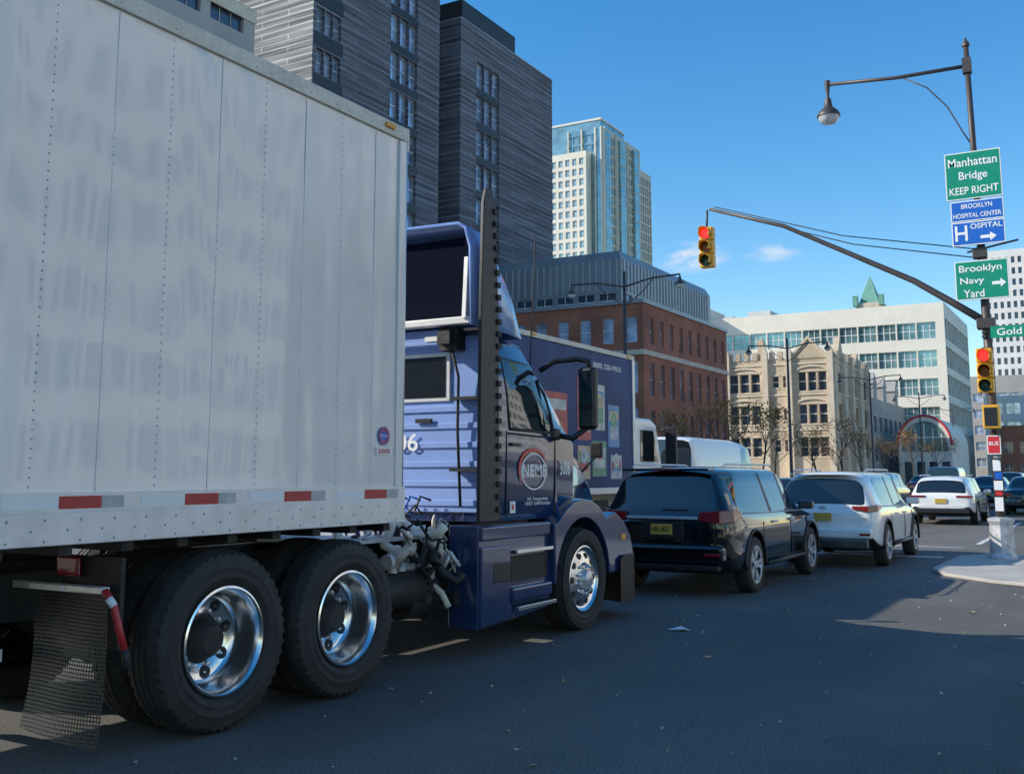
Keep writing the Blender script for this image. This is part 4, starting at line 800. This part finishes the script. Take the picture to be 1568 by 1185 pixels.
P.tube('mast_arm',[(-1.92,py,4.42),(-2.5,py,4.85),(-3.18,py,5.34),(-4.39,py,6.02),(-5.7,py,6.75),(-7.3,py,7.32)],[.075,.07,.062,.052,.045,.035],pole,n=12)
P.boxes('mast_collar',[(-2.1,-1.78,py-.13,py+.13,4.3,4.5)],pole,bevel=.02)
P.tube('guy_wire',[(-1.95,py,5.83),(-4.5,py,6.40),(-7.2,py,7.36)],.011,chass,n=6);P.tube('guy_wire_lower',[(-1.95,py,5.66),(-4.3,py,6.2),(-6.6,py,7.05)],.011,chass,n=6)
P.tube('sign_bracket',[(-2.2,py,5.80),(-1.3,py,5.95)],.02,pole);P.boxes('bracket_box',[(-2.1,-1.85,py-.1,py+.1,5.66,5.86)],pole,bevel=.02)
P.tube('signal_hanger',[(-7.36,py,7.3),(-7.38,py,6.9)],.025,pole,n=8)
def head(O,x,y,zt,lit=0,s=1.):
    w_=.15*s;hh=.30*s
    for i in range(3):
        z1=zt-i*hh;
        O.boxes('signal_section',[(x-w_,x+w_,y-.09,y+.12,z1-hh+.01,z1)],yellow,bevel=.025)
        zc=z1-hh/2;m=(redlit if i==lit else redl,amberd,greend)[i]
        O.lathe('lens_rim',(x,y-.0915,zc),[(0,.13*s),(-.004,.13*s),(-.004,.112*s)],black,axis='Y',n=24)
        O.lathe('lens',(x,y-.092,zc),[(0,.115*s),(-.012,.09*s),(-.02,.0)],m,axis='Y',n=24)
        v=[];n=17
        for k in range(n):
            a=R(-35+250*k/(n-1))
            for (dy,rr) in ((-.09,.128),(-.33 if 40<math.degrees(a)<140 else -.25,.122)): v.append((x+rr*s*math.cos(a),y+dy,zc+rr*s*math.sin(a)))
        O.mesh('visor',v,[(2*k,2*k+1,2*k+3,2*k+2) for k in range(n-1)],[yellow],smooth=True,solid=.008)
head(P,-7.38,py,6.92,0,1.0);head(P,-1.98,py-.3,3.90,0,.92)
P.boxes('signal_bracket',[(-2.02,-1.92,py-.25,py,3.85,3.93),(-2.02,-1.92,py-.25,py,3.1,3.16)],pole)
P.boxes('pedestrian_signal',[(-2.06,-1.78,py-.42,py-.12,2.42,2.85)],yellow,bevel=.02);P.boxes('pedestrian_lens',[(-2.03,-1.81,py-.425,py-.42,2.46,2.80)],black)
def sign(name,x0,x1,z0,z1,y,mat,border=True):
    O=Obj(name,((x0+x1)/2,y,z0),world=True)
    O.box('panel',x0,x1,y,y+.015,z0,z1,sback,bevel=.0)
    if border: O.flat('border',[(x0+.003,y-.003,z0+.003),(x1-.003,y-.003,z0+.003),(x1-.003,y-.003,z1-.003),(x0+.003,y-.003,z1-.003)],[(0,1,2,3)],swhite)
    b=.022 if border else 0
    O.flat('face',[(x0+b,y-.006,z0+b),(x1-b,y-.006,z0+b),(x1-b,y-.006,z1-b),(x0+b,y-.006,z1-b)],[(0,1,2,3)],mat)
    O.boxes('mount',[(px-.03,px+.03,y+.015,py-.05,z0+.1,z0+.15),(px-.03,px+.03,y+.015,py-.05,z1-.2,z1-.15)],pole)
    return O
ys=20.98
O=sign('bridge_direction_sign',-2.49,-1.50,6.80,7.73,ys,sgreen)
O.text('line_1','Manhattan',(-1.995,ys-.01,7.53),.86,.17,swhite);O.text('line_2','Bridge',(-1.995,ys-.01,7.24),.50,.20,swhite);O.text('line_3','KEEP RIGHT',(-1.995,ys-.01,6.97),.86,.145,swhite)
O=sign('hospital_name_sign',-2.43,-1.50,6.37,6.77,ys,sblue);O.text('line_1','BROOKLYN',(-1.965,ys-.01,6.66),.54,.09,swhite);O.text('line_2','HOSPITAL CENTER',(-1.965,ys-.01,6.48),.84,.09,swhite)
O=sign('hospital_direction_sign',-2.43,-1.50,5.90,6.36,ys,sblue);O.text('letter_h','H',(-2.26,ys-.01,6.14),.22,.30,swhite);O.text('line_1','OSPITAL',(-1.82,ys-.01,6.26),.55,.10,swhite)
def arrow(O,x,z,L,y):
    O.flat('arrow',[(x,y,z-.03),(x+L*.6,y,z-.03),(x+L*.6,y,z-.085),(x+L,y,z),(x+L*.6,y,z+.085),(x+L*.6,y,z+.03),(x,y,z+.03)],[(0,1,2,3,4,5,6)],swhite)
arrow(O,-1.93,6.04,.28,ys-.01)
O=sign('navy_yard_sign',-2.42,-1.49,4.85,5.60,ys,sgreen);O.text('line_1','Brooklyn',(-1.97,ys-.01,5.43),.74,.17,swhite);O.text('line_2','Navy',(-2.12,ys-.01,5.20),.42,.16,swhite);O.text('line_3','Yard',(-2.10,ys-.01,4.97),.36,.15,swhite);arrow(O,-1.78,5.14,.24,ys-.01)
O=sign('street_name_sign',-1.86,-.95,4.10,4.32,ys-.02,sgreen,False);O.text('name','Gold St',(-1.42,ys-.03,4.21),.66,.13,swhite)
O=sign('red_parking_sign',-2.04,-1.80,1.95,2.30,py-.2,sred);O.text('word','BUS',(-1.92,py-.21,2.15),.16,.07,swhite)
O=Obj('pole_stickers',(-1.9,21.06,.8),world=True)
for i,(z0,z1,m) in enumerate([(1.65,1.85,swhite),(1.50,1.63,sblue),(1.30,1.47,swhite),(1.20,1.28,sred),(.92,1.17,swhite),(1.88,1.93,sback)]):
    O.boxes('sticker',[(-1.97+.02*(i%2),-1.84+.01*(i%3),py-.098,py-.088,z0,z1)],m)
# ------------------------------------------------------------------ trees
def maketree(seed,Ht):
    random.seed(seed);v=[];f=[];fm=[]
    def seg(p,q,r0,r1):
        d=(q-p).normalized();u=d.orthogonal().normalized();w_=d.cross(u);k=len(v);n=6
        for (c,r) in ((p,r0),(q,r1)):
            for i in range(n): a=2*math.pi*i/n;v.append(c+(u*math.cos(a)+w_*math.sin(a))*r)
        for i in range(n): f.append((k+i,k+(i+1)%n,k+n+(i+1)%n,k+n+i));fm.append(0)
    def leaf(p):
        for _ in range(4):
            q=p+Vector((random.gauss(0,.25),random.gauss(0,.25),random.gauss(0,.22)));a=Vector((random.gauss(0,1),random.gauss(0,1),random.gauss(0,1))).normalized()*.09;b=a.orthogonal().normalized()*.07;k=len(v)
            v.extend([q-a,q+b,q+a,q-b]);f.append((k,k+1,k+2,k+3));fm.append(1)
    def grow(p,d,L,r,dep):
        q=p+d*L;seg(p,q,r,r*.7)
        if dep==0:
            if random.random()<.75: leaf(q)
            return
        for i in range(random.choice((2,2,3))):
            nd=(d+Vector((random.gauss(0,.45),random.gauss(0,.45),random.gauss(.12,.25)))).normalized();grow(q,nd,L*random.uniform(.66,.88),r*.62,dep-1)
    grow(Vector((0,0,0)),Vector((0,0,1)),Ht*.28,.12,6)
    me=bpy.data.meshes.new('tree_mesh');me.from_pydata([tuple(a) for a in v],[],f);me.materials.append(bark);me.materials.append(leafm)
    for p,i in zip(me.polygons,fm):p.material_index=i
    return me
tm=[maketree(s,6.0) for s in (1,2,3)]
random.seed(11)
for i,(x,y) in enumerate([(-20,53),(-20,60),(-20,67),(-20.2,82),(-20,90),(-19.8,97),(-20,110),(-20,118),(-20,126),(-25.2,64),(-25.2,88),(-25.2,100),(-25.2,112),(-20,142),(-20,152)]):
    e=bpy.data.objects.new('street_tree',None);sc.collection.objects.link(e);e.location=(x,y,.12);e.rotation_euler=(0,0,random.uniform(0,6));s=random.uniform(.75,1.0);e.scale=(s,s,s)
    t=bpy.data.objects.new('trunk_and_crown',tm[i%3]);sc.collection.objects.link(t);t.parent=e
